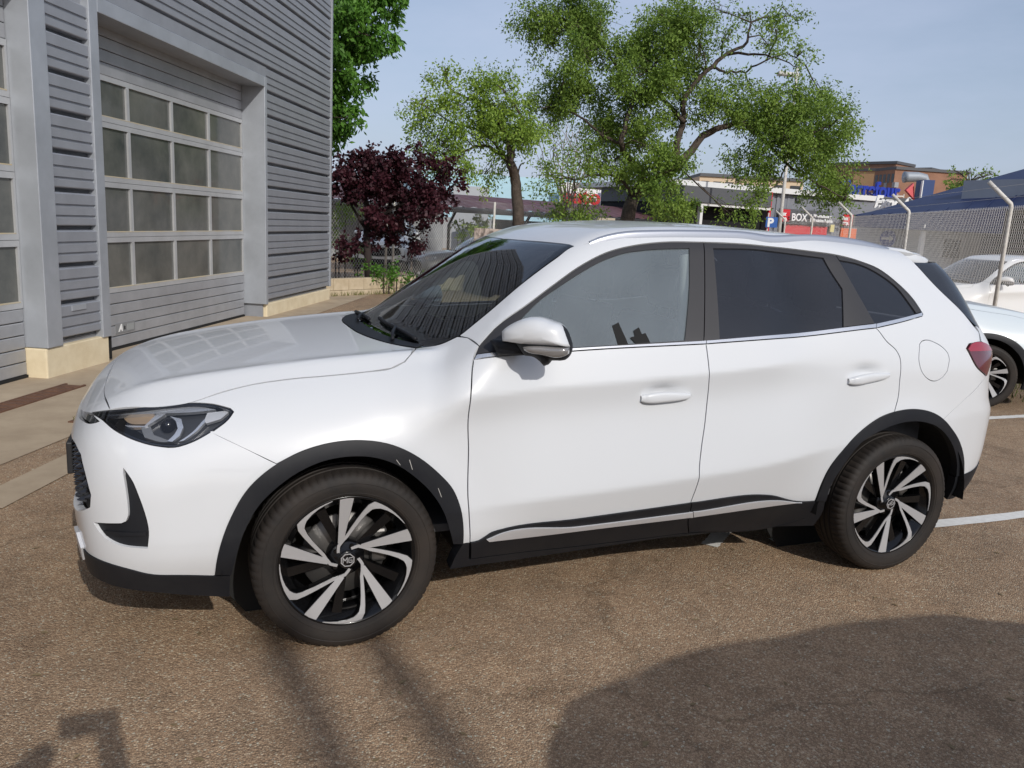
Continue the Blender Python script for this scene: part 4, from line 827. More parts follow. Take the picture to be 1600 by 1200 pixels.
'hl_amber':[(-0.77,-0.68,0.846),(-0.713,-0.703,0.855),(-0.651,-0.712,0.86),(-0.683,-0.741,0.832),(-0.746,-0.718,0.832)],
'hl_diag':[(-0.646,-0.713,0.86),(-0.614,-0.718,0.863),(-0.68,-0.746,0.827),(-0.739,-0.727,0.827),(-0.746,-0.72,0.83),(-0.683,-0.743,0.83)],
'hl_hex':[(-0.597,-0.73,0.858),(-0.56,-0.748,0.852),(-0.553,-0.773,0.829),(-0.565,-0.791,0.804),(-0.588,-0.798,0.787),(-0.604,-0.793,0.788),(-0.581,-0.783,0.809),(-0.571,-0.772,0.825),(-0.579,-0.75,0.846)],
'hl_lowl':[(-0.702,-0.742,0.826),(-0.67,-0.75,0.826),(-0.657,-0.774,0.803),(-0.595,-0.798,0.784),(-0.627,-0.793,0.783),(-0.686,-0.773,0.796)],
'hl_wedge':[(-0.476,-0.752,0.87),(-0.397,-0.762,0.879),(-0.433,-0.779,0.853),(-0.48,-0.78,0.84),(-0.487,-0.772,0.848)],
'hl_curve':[(-0.483,-0.767,0.854),(-0.482,-0.776,0.845),(-0.508,-0.791,0.82),(-0.552,-0.803,0.79),(-0.568,-0.802,0.787),(-0.541,-0.797,0.803),(-0.511,-0.785,0.826),(-0.494,-0.773,0.844)],
'hl_lens':[(-0.657,-0.731,0.845),(-0.601,-0.73,0.857),(-0.577,-0.753,0.843),(-0.578,-0.773,0.822),(-0.601,-0.79,0.794),(-0.647,-0.774,0.804),(-0.663,-0.755,0.822)],
'm_cap':[(-0.218,0.049),(-0.206,0.061),(-0.175,0.083),(-0.126,0.104),(-0.084,0.108),(-0.037,0.098),(-0.006,0.089),(0.01,0.075),(0.023,0.05),(0.038,0.015),(-0.032,0.012),(-0.125,0.009),(-0.215,0.014)],
'm_shell':[(-0.151,0.073),(-0.122,0.1),(-0.084,0.106),(-0.037,0.098),(0.001,0.09),(0.025,0.073),(0.042,0.041),(0.051,0.011),(0.043,-0.023),(0.028,-0.038),(0.002,-0.042),(-0.021,-0.044),(-0.033,-0.061),(-0.046,-0.066),(-0.062,-0.06),(-0.079,-0.046),(-0.095,-0.037),(-0.13,-0.035),(-0.151,-0.01),(-0.163,0.004),(-0.173,0.033)],
'm_arm':[(-0.272,0.006),(-0.258,0.011),(-0.217,0.012),(-0.14,0.007),(-0.124,-0.008),(-0.122,-0.035),(-0.24,-0.045),(-0.253,-0.02)],
'm_ind':[(-0.132,0.003),(-0.109,0.008),(0.036,0.013),(0.036,-0.009),(0.023,-0.018),(-0.069,-0.019),(-0.108,-0.016),(-0.125,-0.008)],
}
def sp(t,r):  # softplus-like smooth ramp with radius r
    return 0.5*(t+np.sqrt(t*t+r*r))
def smax(a,b,k):
    h=np.maximum(k-np.abs(a-b),0)/k
    return np.maximum(a,b)+h*h*k*0.25
def smin(a,b,k): return -smax(-a,-b,k)
def ss(a,b,x):
    t=np.clip((x-a)/(b-a),0,1); return t*t*(3-2*t)
def pl(x,pts,r=0.0):
    # smooth interpolation through points (monotone cubic / pchip-like Catmull)
    xs=np.array([p[0] for p in pts],float); ys=np.array([p[1] for p in pts],float)
    h=np.diff(xs); d=np.diff(ys)/h
    m=np.zeros(len(xs)); m[0]=d[0]; m[-1]=d[-1]
    for i in range(1,len(xs)-1):
        if d[i-1]*d[i]>0:
            w1=2*h[i]+h[i-1]; w2=h[i]+2*h[i-1]; m[i]=(w1+w2)/(w1/d[i-1]+w2/d[i])
    i=np.clip(np.searchsorted(xs,x)-1,0,len(h)-1)
    t=(x-xs[i])/h[i]
    lo=t<0; hi=t>1
    tc=np.clip(t,0,1)
    v=((1+2*tc)*(1-tc)**2)*ys[i]+tc*(1-tc)**2*h[i]*m[i]+tc*tc*(3-2*tc)*ys[i+1]+tc*tc*(tc-1)*h[i]*m[i+1]
    v=np.where(lo,ys[i]+(x-xs[i])*m[i],v); v=np.where(hi,ys[i+1]+(x-xs[i+1])*m[i+1],v)
    return v
def W(x,z):
    base=pl(x,[(-.9,.84),(-.5,.872),(0,.893),(.6,.905),(1.3,.909),(2.1,.909),(2.6,.900),(3.0,.872),(3.3,.825),(3.6,.75)])
    zb=pl(x,[(-.5,1.06),(.45,1.085),(1.4,1.12),(2.2,1.165),(2.7,1.245),(3.2,1.3)])
    zc1=pl(x,[(-.9,.86),(0,.915),(.45,.937),(1.46,.995),(2.0,1.04),(3.2,1.12)])
    zc2=pl(x,[(-.5,.46),(.5,.505),(1.45,.56),(1.82,.592),(2.16,.647),(3.2,.78)])
    a1=ss(-.1,.55,x)*(1-ss(1.75,2.35,x)); a2=ss(.35,.8,x)*(1-ss(1.9,2.35,x))
    # slopes, going upward from reference at zc2
    y=base.copy() if hasattr(base,'copy') else base
    sl=0.10+0.24*a2          # below lower crease
    y=y-sl*sp(zc2-z,.010)
    y=y-(.03+.13*a2)*sp(z-zc2,.010)
    zm=zc1-.10
    y=y+(.02+.42*a1)*sp(z-zm,.06)
    y=y-(.20+.36*a1)*sp(z-zc1,.010+.075*(1-a1))
    y=y-.23*sp(z-zb,.03)
    y=y-.25*sp(z-1.36,.25)*0.6
    y=y-ss(1.6,3.3,x)*.11*ss(.95,1.5,z)
    # wheel arch flare
    for ax in (0.0,2.61):
        r=np.sqrt((x-ax)**2+(z-.335)**2)
        y=y+.012*np.exp(-((r-.43)/.09)**2)
    y=y-.05*ss(.42,.18,z)
    for hx,hz in ((1.268,.926),(2.318,.988)):
        y=y-.022*np.exp(-((x-hx)/.070)**2-((z-hz)/.030)**2)
    return y
def T(x,Y):
    hood=pl(x,[(-1.0,.77),(-.9,.870),(-.75,.93),(-.5,.985),(-.1,1.045),(.3,1.085),(.6,1.105)])-.05*Y*Y-.03*Y**4
    ridge=pl(x,[(-.9,.52),(-.4,.60),(.3,.66),(.6,.68)])
    hood=hood-.34*sp(Y-ridge,.008)*ss(-.9,-.6,x)+.012*np.exp(-((Y-ridge)/.05)**2)*ss(-.85,-.5,x)
    ws=1.085+(x-(.28+.27*Y*Y))*.74-.10*sp(x-.75,.25)
    roof=pl(x,[(.6,1.47),(.9,1.537),(1.2,1.585),(1.5,1.607),(1.8,1.611),(2.1,1.603),(2.4,1.588),(2.7,1.566),(3.0,1.538),(3.4,1.49)])-.07*Y*Y-.06*Y**4
    low=smax(hood,ws,.03)
    return smin(low,roof,.10)
def frontX(Y,z):
    xf=pl(z,[(.15,-.87),(.25,-.905),(.4,-.935),(.6,-.95),(.75,-.945),(.85,-.925),(1.0,-.8)])
    return xf+.10*Y*Y+.34*Y**6*0.8
def rearX(Y,z):
    xr=pl(z,[(.2,3.36),(.35,3.44),(.55,3.49),(.74,3.485),(.82,3.445),(.95,3.425),(1.02,3.43),(1.09,3.40),(1.2,3.31),(1.4,3.19),(1.5,3.13)])
    return xr-.13*Y*Y-.32*Y**6
def f(P):
    x,Y,z=P[...,0],np.abs(P[...,1]),P[...,2]
    Y=np.sqrt(Y*Y+1e-6)
    kx=.22*(1-ss(.1,.5,x))+.09*ss(.1,.5,x)
    a=(Y-W(x,z))*.95
    b=(z-T(x,Y))*(1-.2*ss(.25,.5,x)*(1-ss(.9,1.2,x)))
    c=(frontX(Y,z)-x)*.9
    d=(x-rearX(Y,z))*.9
    v=smax(a,b,kx)
    v=smax(v,c,.16)
    v=smax(v,d,.14)
    v=smax(v,(.17-z),.04)
    return v
def grad(P,e=8e-4):
    g=np.stack([(f(P+np.eye(3)[i]*e)-f(P-np.eye(3)[i]*e))/(2*e) for i in range(3)],-1)
    return g/np.linalg.norm(g,axis=-1,keepdims=True)
def cast(o,d,t0,t1,n=90):
    o=np.broadcast_to(o,d.shape) if o.ndim<d.ndim else o
    ts=np.linspace(t0,t1,n)
    lo=np.full(d.shape[0],np.nan); hi=lo.copy()
    prev=f(o+d*ts[0])
    done=np.zeros(d.shape[0],bool)
    for i in range(1,n):
        cur=f(o+d*ts[i]); hit=(cur<=0)&(prev>0)&~done
        lo[hit]=ts[i-1]; hi[hit]=ts[i]; done|=hit; prev=cur
    for _ in range(26):
        m=(lo+hi)/2; v=f(o+d*np.nan_to_num(m)[:,None]); g=v>0
        lo=np.where(g,m,lo); hi=np.where(g,hi,m)
    return o+d*hi[:,None], done
# ------------------------------------------------------------------ panels cut from the car's skin
SIDE_A = R(20)
def inpoly(pts, poly):
    x, y = pts[:, 0], pts[:, 1]; c = np.zeros(len(pts), bool); n = len(poly)
    for i in range(n):
        x1, y1 = poly[i]; x2, y2 = poly[(i+1) % n]
        if y1 == y2: continue
        k = ((y1 > y) != (y2 > y)) & (x < (x2-x1)*(y-y1)/(y2-y1)+x1); c ^= k
    return c
def edge_dist(pts, poly):
    d = np.full(len(pts), 1e9); n = len(poly)
    for i in range(n):
        a = poly[i]; b = poly[(i+1) % n]; e = b-a; l = e@e
        if l < 1e-14: continue
        t = np.clip(((pts-a)@e)/l, 0, 1); d = np.minimum(d, np.linalg.norm(pts-(a+t[:, None]*e), axis=1))
    return d
def smooth_closed(P, h, corner=32):
    """resample a closed outline; spline between corners, straight at corners kept sharp"""
    P = np.array(P, float); n = len(P); out = []
    def ang(i):
        a = P[i]-P[i-1]; b = P[(i+1) % n]-P[i]
        la, lb = np.linalg.norm(a), np.linalg.norm(b)
        if la < 1e-9 or lb < 1e-9: return 180
        return math.degrees(math.acos(np.clip(a@b/(la*lb), -1, 1)))
    cor = [ang(i) > corner for i in range(n)]
    for i in range(n):
        p1, p2 = P[i], P[(i+1) % n]; l = np.linalg.norm(p2-p1); k = max(1, int(round(l/h)))
        p0 = P[i-1] if not cor[i] else p1-(p2-p1); p3 = P[(i+2) % n] if not cor[(i+1) % n] else p2+(p2-p1)
        def tang(a, b, c):
            la, lb = np.linalg.norm(b-a)+1e-9, np.linalg.norm(c-b)+1e-9
            return ((b-a)/la*lb+(c-b)/lb*la)/(la+lb)
        m1, m2 = tang(p0, p1, p2)*l, tang(p1, p2, p3)*l
        for j in range(k):
            t = j/k; out.append((2*t**3-3*t**2+1)*p1+(t**3-2*t**2+t)*m1+(-2*t**3+3*t**2)*p2+(t**3-t**2)*m2)
    return np.array(out)
def area2(P): x, y = P[:, 0], P[:, 1]; return .5*np.sum(x*np.roll(y, -1)-y*np.roll(x, -1))
def inset(P, d):
    if abs(d) < 1e-9: return P
    s = 1 if area2(P) > 0 else -1
    a = P-np.roll(P, 1, 0); b = np.roll(P, -1, 0)-P
    na = np.stack([-a[:, 1], a[:, 0]], 1)/(np.linalg.norm(a, axis=1, keepdims=True)+1e-12); nb = np.stack([-b[:, 1], b[:, 0]], 1)/(np.linalg.norm(b, axis=1, keepdims=True)+1e-12)
    n = na+nb; n /= np.maximum(np.linalg.norm(n, axis=1, keepdims=True), .3)
    return P+s*n*d
FAX, RAX = -.05, 2.75
def to_uv(P, kind):
    P = np.array(P, float)
    if kind == 'side': return np.stack([P[:, 0], P[:, 1]*math.sin(SIDE_A)+P[:, 2]*math.cos(SIDE_A)], 1)
    if kind == 'top': return P[:, :2].copy()
    if kind == 'front': return np.stack([np.arctan2(-P[:, 1], FAX-P[:, 0])*.88, P[:, 2]], 1)
    if kind == 'rear': return np.stack([np.arctan2(-P[:, 1], P[:, 0]-RAX)*.75, P[:, 2]], 1)
def from_uv(U, kind, off):
    n = len(U)
    if kind == 'side':
        d = np.tile([0, math.cos(SIDE_A), -math.sin(SIDE_A)], (n, 1)); o = np.stack([U[:, 0], U[:, 1]*math.sin(SIDE_A), U[:, 1]*math.cos(SIDE_A)], 1)
        t0, t1 = -1.45, -.15
    elif kind == 'top':
        d = np.tile([0, 0, -1.], (n, 1)); o = np.stack([U[:, 0], U[:, 1], np.full(n, 1.9)], 1); t0, t1 = 0, 1.3
    elif kind == 'front':
        a = U[:, 0]/.88; dr = np.stack([-np.cos(a), -np.sin(a), 0*a], 1); o = np.stack([np.full(n, FAX), 0*a, U[:, 1]], 1)+dr*1.25; d = -dr; t0, t1 = 0, 1.15
    else:
        a = U[:, 0]/.75; dr = np.stack([np.cos(a), -np.sin(a), 0*a], 1); o = np.stack([np.full(n, RAX), 0*a, U[:, 1]], 1)+dr*1.2; d = -dr; t0, t1 = 0, 1.1
    ts = np.linspace(t0, t1, 60); lo = np.full(n, t1); hi = np.full(n, t1); done = np.zeros(n, bool); prev = f(o+d*t0)-off
    for k in range(1, 60):
        cur = f(o+d*ts[k])-off; h = (cur <= 0) & (prev > 0) & ~done
        lo[h] = ts[k-1]; hi[h] = ts[k]; done |= h; prev = cur
    for _ in range(18):
        m = (lo+hi)/2; g = f(o+d*m[:, None])-off > 0; lo = np.where(g, m, lo); hi = np.where(g, hi, m)
    return o+d*hi[:, None]
def panel(name, outline, kind, material, parent, off=0.0, gap=.0023, h=.022, lip=.014, holes=(), sym=False, mirror=False, corner=32, uv=False, hole_gap=.002):
    """a piece of the skin inside an outline, with a turned-in edge all round; mirror=True also makes its twin on the right"""
    U = np.array(outline, float) if uv else to_uv(outline, kind)
    B = inset(smooth_closed(U, h*.8, corner), gap)
    if area2(B) < 0: B = B[::-1]
    HL = []
    for hh in holes:
        q = np.array(hh, float) if uv else to_uv(hh, kind); q = inset(smooth_closed(q, h*.7, corner), -hole_gap)
        HL.append(q if area2(q) > 0 else q[::-1])
    x0, y0 = B.min(0); x1, y1 = B.max(0); gx = []
    for j, yy in enumerate(np.arange(y0, y1, h*.866)):
        xs = np.arange(x0+(h/2 if j % 2 else 0), x1, h); gx.append(np.stack([xs, np.full(len(xs), yy)], 1))
    G = np.concatenate(gx) if gx else np.zeros((0, 2)); G = G[inpoly(G, B)]
    if len(G): G = G[edge_dist(G, B) > h*.45]
    for q in HL:
        if len(G): G = G[~inpoly(G, q)]
        if len(G): G = G[edge_dist(G, q) > h*.45]
    pts = [B]+HL+[G]; allp = np.concatenate([p for p in pts if len(p)])
    edges = []; k = 0
    for q in [B]+HL: n = len(q); edges += [(k+i, k+(i+1) % n) for i in range(n)]; k += n
    V, _, F, _, _, _ = delaunay_2d_cdt([Vector(p) for p in allp], edges, [list(range(len(B)))], 1, 1e-7)
    V = np.array([(v.x, v.y) for v in V]); F = [tuple(t) for t in F]
    cen = np.array([V[list(t)].mean(0) for t in F]); keep = inpoly(cen, B)
    for q in HL: keep &= ~inpoly(cen, q)
    F = [t for t, kk in zip(F, keep) if kk]
    P = from_uv(V, kind, off); N = grad(P)
    # orient outward
    t = F[len(F)//2]; fn = np.cross(P[t[1]]-P[t[0]], P[t[2]]-P[t[0]])
    flip = fn@N[t[0]] < 0
    if flip: F = [q[::-1] for q in F]
    verts = list(P); norms = list(N); faces = list(F)
    if lip > 0:
        cnt = {}
        for q in F:
            for a, b in zip(q, q[1:]+q[:1]): cnt[(a, b)] = 1
        for (a, b) in list(cnt):
            if (b, a) in cnt: continue
            e = P[b]-P[a]; nn = np.cross(e, (N[a]+N[b])/2); nn /= np.linalg.norm(nn)+1e-12
            i0 = len(verts)
            verts += [P[a], P[b], P[b]-N[b]*lip, P[a]-N[a]*lip]; norms += [nn]*4
            faces.append((i0+1, i0, i0+3, i0+2))
    o = mesh_obj(name, verts, faces, material, parent, True, norms)
    r = None
    if mirror:
        vm = [(p[0], -p[1], p[2]) for p in verts]; nm = [(p[0], -p[1], p[2]) for p in norms]
        r = mesh_obj(name, vm, [q[::-1] for q in faces], material, parent if not isinstance(mirror, bpy.types.Object) else mirror, True, nm)
    return (o, r) if mirror else o
def mir(P): return [(p[0], -p[1], p[2]) for p in P]
def symm(P):
    """left half outline (from centre line to centre line) -> closed full outline"""
    return list(P)+mir(P)[::-1]
# ------------------------------------------------------------------ car materials
def paint_mat(name, col):
    m = mat(name, col, rough=.34, coat=.7, spec=.45)
    b = m.node_tree.nodes['Principled BSDF']; b.inputs['Coat Roughness'].default_value = .025
    return m
M_PAINT = paint_mat('white_car_paint', (.63, .647, .668))
M_CLAD = mat('dark_textured_plastic', (.0065, .008, .012), rough=.55, spec=.35, noise=(4, .35, (.017, .0175, .020)), bump=(600, .25, .0006))
M_FRAME = mat('satin_black_trim', (.035, .034, .036), rough=.42)
M_GLOSSB = mat('gloss_black', (.008, .008, .010), rough=.12, coat=.6)
M_CHROME = mat('bright_trim', (.74, .75, .78), rough=.22, metal=.75)
M_SILVER = mat('silver_satin', (.62, .63, .66), rough=.34, metal=.35)
M_RUBBER = mat('tyre_rubber', (.010, .009, .0085), rough=.72, noise=(5, .5, (.030, .0225, .0175)), bump=(120, .25, .001))
M_ALLOY = mat('machined_alloy', (.58, .585, .60), rough=.34, metal=.55)
M_RIMBLK = mat('wheel_black', (.0045, .0045, .005), rough=.2, spec=.4, coat=.3)
M_DISC = mat('brake_disc_steel', (.13, .125, .12), rough=.4, metal=.7)
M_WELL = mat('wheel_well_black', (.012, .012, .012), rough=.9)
M_INT = mat('interior_dark', (.07, .071, .076), rough=.8, noise=(20, .2))
M_INTL = mat('interior_liner_grey', (.30, .30, .30), rough=.9)
G_WS = glass_mat('windscreen_glass', (.78, .88, .84), ior=1.85)
G_FRONT = glass_mat('front_door_glass', (.84, .91, .89), dust=.18, dustcol=(.64, .75, .82))
G_TINT = glass_mat('tinted_rear_glass', (.10, .105, .12), dust=.10, dustcol=(.16, .17, .21))
G_LAMP = glass_mat('lamp_cover', (.93, .94, .95))
M_RED = mat('tail_lamp_red', (.30, .006, .022), rough=.12, coat=1.0)
M_REDD = mat('tail_lamp_dark_red', (.10, .008, .018), rough=.12, coat=1.0)
M_CLEAR = mat('indicator_lens', (.26, .25, .245), rough=.15, coat=1.0, metal=.3)
M_AMBER = mat('amber_reflector', (.45, .33, .22), rough=.25, metal=.4)
M_LAMPG = mat('lamp_grey_satin', (.22, .225, .235), rough=.3, metal=.4)
M_LAMPD = mat('lamp_dark_satin', (.035, .036, .04), rough=.3)
M_PLATE = mat('plate_holder', (.02, .02, .022), rough=.5)

def seg(key, a=None, b=None, rev=False):
    L = CV[key][a:b]; return L[::-1] if rev else L
def build_car():
    car = empty('parked_car')
    hs, hf, al = CV['hood_side'], CV['hood_front'], CV['headlight']
    # --- hood
    hf_half = [(-.817, 0, .89), (-.817, -.22, .889), (-.812, -.38, .885), (-.80, -.49, .883), (-.787, -.565, .88), (-.774, -.632, .87)]
    wsb = [(.150, 0, 1.07), (.158, -.20, 1.07), (.190, -.36, 1.068), (.242, -.491, 1.066), (.306, -.584, 1.066)]
    left = hf_half+[(-.648, -.679, .887)]+hs+wsb[::-1][1:]
    panel('hood', symm(left), 'top', M_PAINT, car, h=.024, corner=20)
    # --- windscreen (glass, black band, cowl)
    wb = [(.150, 0, 1.07), (.158, -.20, 1.07), (.190, -.36, 1.068), (.242, -.491, 1.066), (.315, -.583, 1.067), (.388, -.625, 1.086), (.452, -.656, 1.122)]
    ws_side = CV['ws_side']; ws_top = [(.974, -.567, 1.486), (.94, -.447, 1.492), (.888, -.196, 1.492), (.872, 0, 1.487)]
    outer = wb+ws_side+ws_top[1:]
    wi = [(.272, 0, 1.1), (.278, -.2, 1.1), (.305, -.36, 1.1), (.345, -.48, 1.1), (.40, -.56, 1.12), (.455, -.612, 1.15)]
    inner = wi+[(.578, -.60, 1.2), (.727, -.572, 1.3), (.878, -.545, 1.4), (.92, -.505, 1.45), (.882, -.40, 1.47), (.842, -.196, 1.47), (.828, 0, 1.47)]
    wsc = panel('windscreen', symm(outer), 'top', G_WS, car, h=.03, lip=0)
    panel('windscreen_band', symm(outer), 'top', M_GLOSSB, wsc, off=-.004, h=.03, lip=.01, holes=[symm(inner)], hole_gap=0)
    cow = [(.150, 0, 1.07), (.158, -.20, 1.07), (.190, -.36, 1.068), (.242, -.491, 1.066), (.306, -.575, 1.066), (.345, -.565, 1.08), (.300, -.47, 1.08), (.255, -.34, 1.08), (.232, -.19, 1.08), (.225, 0, 1.08)]
    panel('cowl', symm(cow), 'top', M_CLAD, wsc, off=.003, h=.03, lip=.004, corner=20)
    # wipers
    for y0, y1, x0 in ((-.50, .02, .275), (.10, .52, .262)):
        U = np.array([(x0+.16*max(0, -(y0+(y1-y0)*t)-.1)**1.2+.02*t, y0+(y1-y0)*t) for t in np.linspace(0, 1, 12)]); P = from_uv(U, 'top', .012)
        w = MB().tube(P, .009, 6); Q = from_uv(np.array([(U[5][0]-.0, U[5][1]), (U[5][0]-.035, U[5][1]-.09), (U[5][0]-.06, U[5][1]-.20)]), 'top', .018); w.tube(Q, .008, 6)
        w.build('wiper', M_CLAD, wsc, True)
    # --- roof
    seam = lambda q: [tuple(p) for p in from_uv(np.array(q), 'top', 0.0)]      # points of the roof seam, lifted onto the skin
    rl = seam([(1.05, -.578), (1.2, -.577), (1.4, -.575), (1.65, -.573), (1.9, -.57), (2.15, -.568), (2.4, -.565), (2.6, -.56), (2.75, -.555)])+seam([(2.93, -.54)])
    roof = ws_top[::-1]+rl+[(2.98, 0, 1.5)]
    roof_p = panel('roof', symm(roof), 'top', M_PAINT, car, h=.04)
    panel('headliner', symm(roof), 'top', M_INTL, roof_p, off=-.035, h=.08, lip=0, gap=.02)
    # roof rails
    for s in (-1, 1):
        xs = np.linspace(1.04, 2.70, 40); yy = s*(.572-.03*np.abs((xs-1.5)/1.3)**2)
        U = np.stack([xs, yy], 1); P = from_uv(U, 'top', 0.0)
        t = (xs-1.04)/1.66; lift = .020*np.clip(t/.12, 0, 1)**.6*np.clip((1-t)/.14, 0, 1)**.6
        prof = []
        vs = []; fs = []
        for i in range(40):
            w = .007+.005*min(1, lift[i]/.03); b = P[i]; top = b[2]+lift[i]+.004
            vs += [(b[0], b[1]-w, b[2]-.012), (b[0], b[1]-w*.95, top-.014), (b[0], b[1]-w*.45, top), (b[0], b[1]+w*.45, top), (b[0], b[1]+w*.95, top-.014), (b[0], b[1]+w, b[2]-.012)]
        for i in range(39):
            for k in range(5): fs.append((i*6+k, i*6+k+1, (i+1)*6+k+1, (i+1)*6+k))
        fs = [q[::-1] for q in fs]
        mesh_obj('roof_rail', vs, fs, mat('rail_aluminium', (.50, .52, .57), rough=.32, metal=.8), roof_p, True)
    # --- side frame: A pillar, roof edge, rear quarter
    dlo = CV['dlo_top']; bb = CV['belt_bot']; dr = CV['door_rear']; ar = CV['archR_out']; tl = CV['tail']
    seam_r = [(2.83, -.888, .745), (2.93, -.872, .80), (3.05, -.852, .872), (3.155, -.827, .942)]
    sf = dlo+[(2.704, -.798, 1.235)]+bb[::-1][1:3]+dr[1:]+ar[6:9]+seam_r+[tl[7], tl[0], tl[1], (3.10, -.808, 1.113), (3.115, -.79, 1.16), (3.075, -.772, 1.19)]+CV['rearglass'][::-1]
    sf += rl[::-1][1:]+CV['ws_side'][::-1]+[(.477, -.711, 1.125)]
    fr = panel('side_frame', sf, 'side', M_PAINT, car, h=.022, holes=[CV['fuel']], mirror=True)
    panel('fuel_flap', CV['fuel'], 'side', M_PAINT, fr[0], h=.02, gap=.0015)
    # --- fender
    fe = hs+[(.315, -.583, 1.067), (.388, -.625, 1.086), (.452, -.656, 1.122), (.477, -.711, 1.125)]+CV['door_lead']+[(.428, -.89, .363)]+seg('archF_out', 4, 14, True)+[(-.355, -.848, .771), (-.46, -.805, .821)]+[al[8], al[7], al[6], al[5], al[4]]
    panel('front_wing', fe, 'side', M_PAINT, car, h=.018, mirror=True, corner=20)
    # --- doors
    dl, dm, st = CV['door_lead'], CV['door_mid'], CV['sill_top']
    fd = bb[:3]+dm[1:9]+[st[5], st[4], st[3], st[2], st[1]]+dl[::-1][1:8]
    rd = bb[2:5]+dr[1:]+seg('archR_out', 0, 6, True)+[st[9], st[8], st[7]]+dm[1:9][::-1]
    D = panel('front_door', fd, 'side', M_PAINT, car, h=.016, mirror=True)
    E = panel('rear_door', rd, 'side', M_PAINT, car, h=.016, mirror=True)
    # window surrounds and panes
    bt = CV['belt_top']; pb, pc = CV['pillarB'], CV['pillarC']
    ff = [(.474, -.819, 1.078)]+dlo[:8]+[pb[0], (1.467, -.846, 1.131)]+[bt[1]]
    rf = [pb[0]]+dlo[9:13]+[pc[1], (2.392, -.829, 1.203), bt[3], (1.467, -.846, 1.131)]
    qf = [pc[0]]+dlo[13:]+[bt[6], bt[5], (2.392, -.829, 1.203), pc[1]]
    fri = panel('window_surround', ff, 'side', M_FRAME, D[0], off=-.004, h=.03, holes=[CV['glassF']], mirror=D[1], hole_gap=0)
    rri = panel('window_surround', rf, 'side', M_FRAME, E[0], off=-.004, h=.03, holes=[CV['glassR']], mirror=E[1], hole_gap=0)
    qri = panel('quarter_surround', qf, 'side', M_FRAME, fr[0], off=-.004, h=.03, holes=[CV['glassQ']], mirror=fr[1], hole_gap=0)
    panel('window_pane', CV['glassF'], 'side', G_FRONT, D[0], off=-.010, h=.05, gap=-.004, lip=0, mirror=D[1])
    panel('window_pane', CV['glassR'], 'side', G_TINT, E[0], off=-.010, h=.05, gap=-.004, lip=0, mirror=E[1])
    panel('quarter_pane', CV['glassQ'], 'side', G_TINT, fr[0], off=-.010, h=.05, gap=-.004, lip=0, mirror=fr[1])
    for a, b, nm, pa in ((0, 3, 'belt_trim', D), (2, 5, 'belt_trim', E), (4, 7, 'belt_trim', fr)):
        panel(nm, CV['belt_bot'][a:b]+CV['belt_top'][a:b][::-1], 'side', M_CHROME, pa[0], off=.004, h=.03, lip=.012, mirror=pa[1])
    # black patches on the front pane, painting in dark gaps of its reflection
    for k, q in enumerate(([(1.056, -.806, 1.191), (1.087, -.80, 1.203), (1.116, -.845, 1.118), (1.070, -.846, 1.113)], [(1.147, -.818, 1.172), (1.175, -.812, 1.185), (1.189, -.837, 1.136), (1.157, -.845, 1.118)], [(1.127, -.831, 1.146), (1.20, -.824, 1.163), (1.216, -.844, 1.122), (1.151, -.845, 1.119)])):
        panel('dark_reflection', q, 'side', M_WELL, D[0], off=-.0075+.0015*k, h=.03, gap=0, lip=.002, corner=10)
    # handles
    for hx, hz, pa, tilt in ((1.285, .905, D, .0), (2.333, .966, E, .02)):
        for s, par in ((-1, pa[0]), (1, pa[1])):
            vs = []; fs = []; ny, n = 17, 14
            for i in range(ny):
                t = i/(ny-1); x = hx-.118+.236*t; arch = .040*math.sin(math.pi*min(1, max(0, t)))**.45
                hgt = (.026*(1-.40*t))*(math.sin(math.pi*(.04+.92*t)))**.35; zc = hz+.004*math.sin(3*t)+tilt*(t-.5)-.006*(1-t)
                y0 = float(from_uv(to_uv(np.array([[x, -.89, zc]]), 'side'), 'side', 0)[0][1])
                for k in range(n):
                    a = 2*math.pi*k/n; ca, sa = math.cos(a), math.sin(a)
                    vs.append((x, -s*(y0-arch*.62-.012*np.sign(ca)*abs(ca)**.6), zc+hgt*np.sign(sa)*abs(sa)**.75))
            for i in range(ny-1):
                for k in range(n):
                    q = (i*n+k, i*n+(k+1) % n, (i+1)*n+(k+1) % n, (i+1)*n+k); fs.append(q if s == -1 else q[::-1])
            fs += [tuple(range(n)), tuple(range((ny-1)*n, ny*n))]
            hd = mesh_obj('handle', vs, fs, M_PAINT, par, True)
    # sill mouldings on doors, silver strips
    ss_, sl = CV['sill_seam'], CV['silver']
    panel('sill_moulding', [st[1], st[2], st[3], st[4], st[5], dm[8], (1.474, -.847, .361), ss_[2], ss_[1], ss_[0]], 'side', M_CLAD, D[0], off=.008, h=.03, lip=.02, mirror=D[1])
    panel('sill_moulding', [dm[8], st[7], st[8], st[9], st[10], ss_[5], ss_[4], ss_[3], ss_[2], (1.474, -.847, .361)], 'side', M_CLAD, E[0], off=.008, h=.03, lip=.02, mirror=E[1])
    panel('sill_strip', [sl[0], sl[1], sl[2], sl[3], sl[7], sl[8], sl[9], sl[10]], 'side', M_SILVER, D[0], off=.013, h=.03, lip=.008, mirror=D[1])
    panel('sill_strip', [sl[3], sl[4], sl[5], sl[6], sl[7]], 'side', M_SILVER, E[0], off=.013, h=.03, lip=.008, mirror=E[1])
    sb = CV['sill_bot']
    sk = [(.428, -.89, .363), (.457, -.888, .364), (.473, -.851, .281), ss_[1], ss_[2], ss_[3], ss_[4], ss_[5], ss_[6], (2.19, -.86, .385), (2.21, -.83, .30), (2.2, -.80, .235), sb[4], sb[3], sb[2], sb[1], sb[0], (.405, -.87, .30)]
    panel('side_skirt', sk, 'side', M_CLAD, car, off=.002, h=.03, lip=.05, mirror=True)
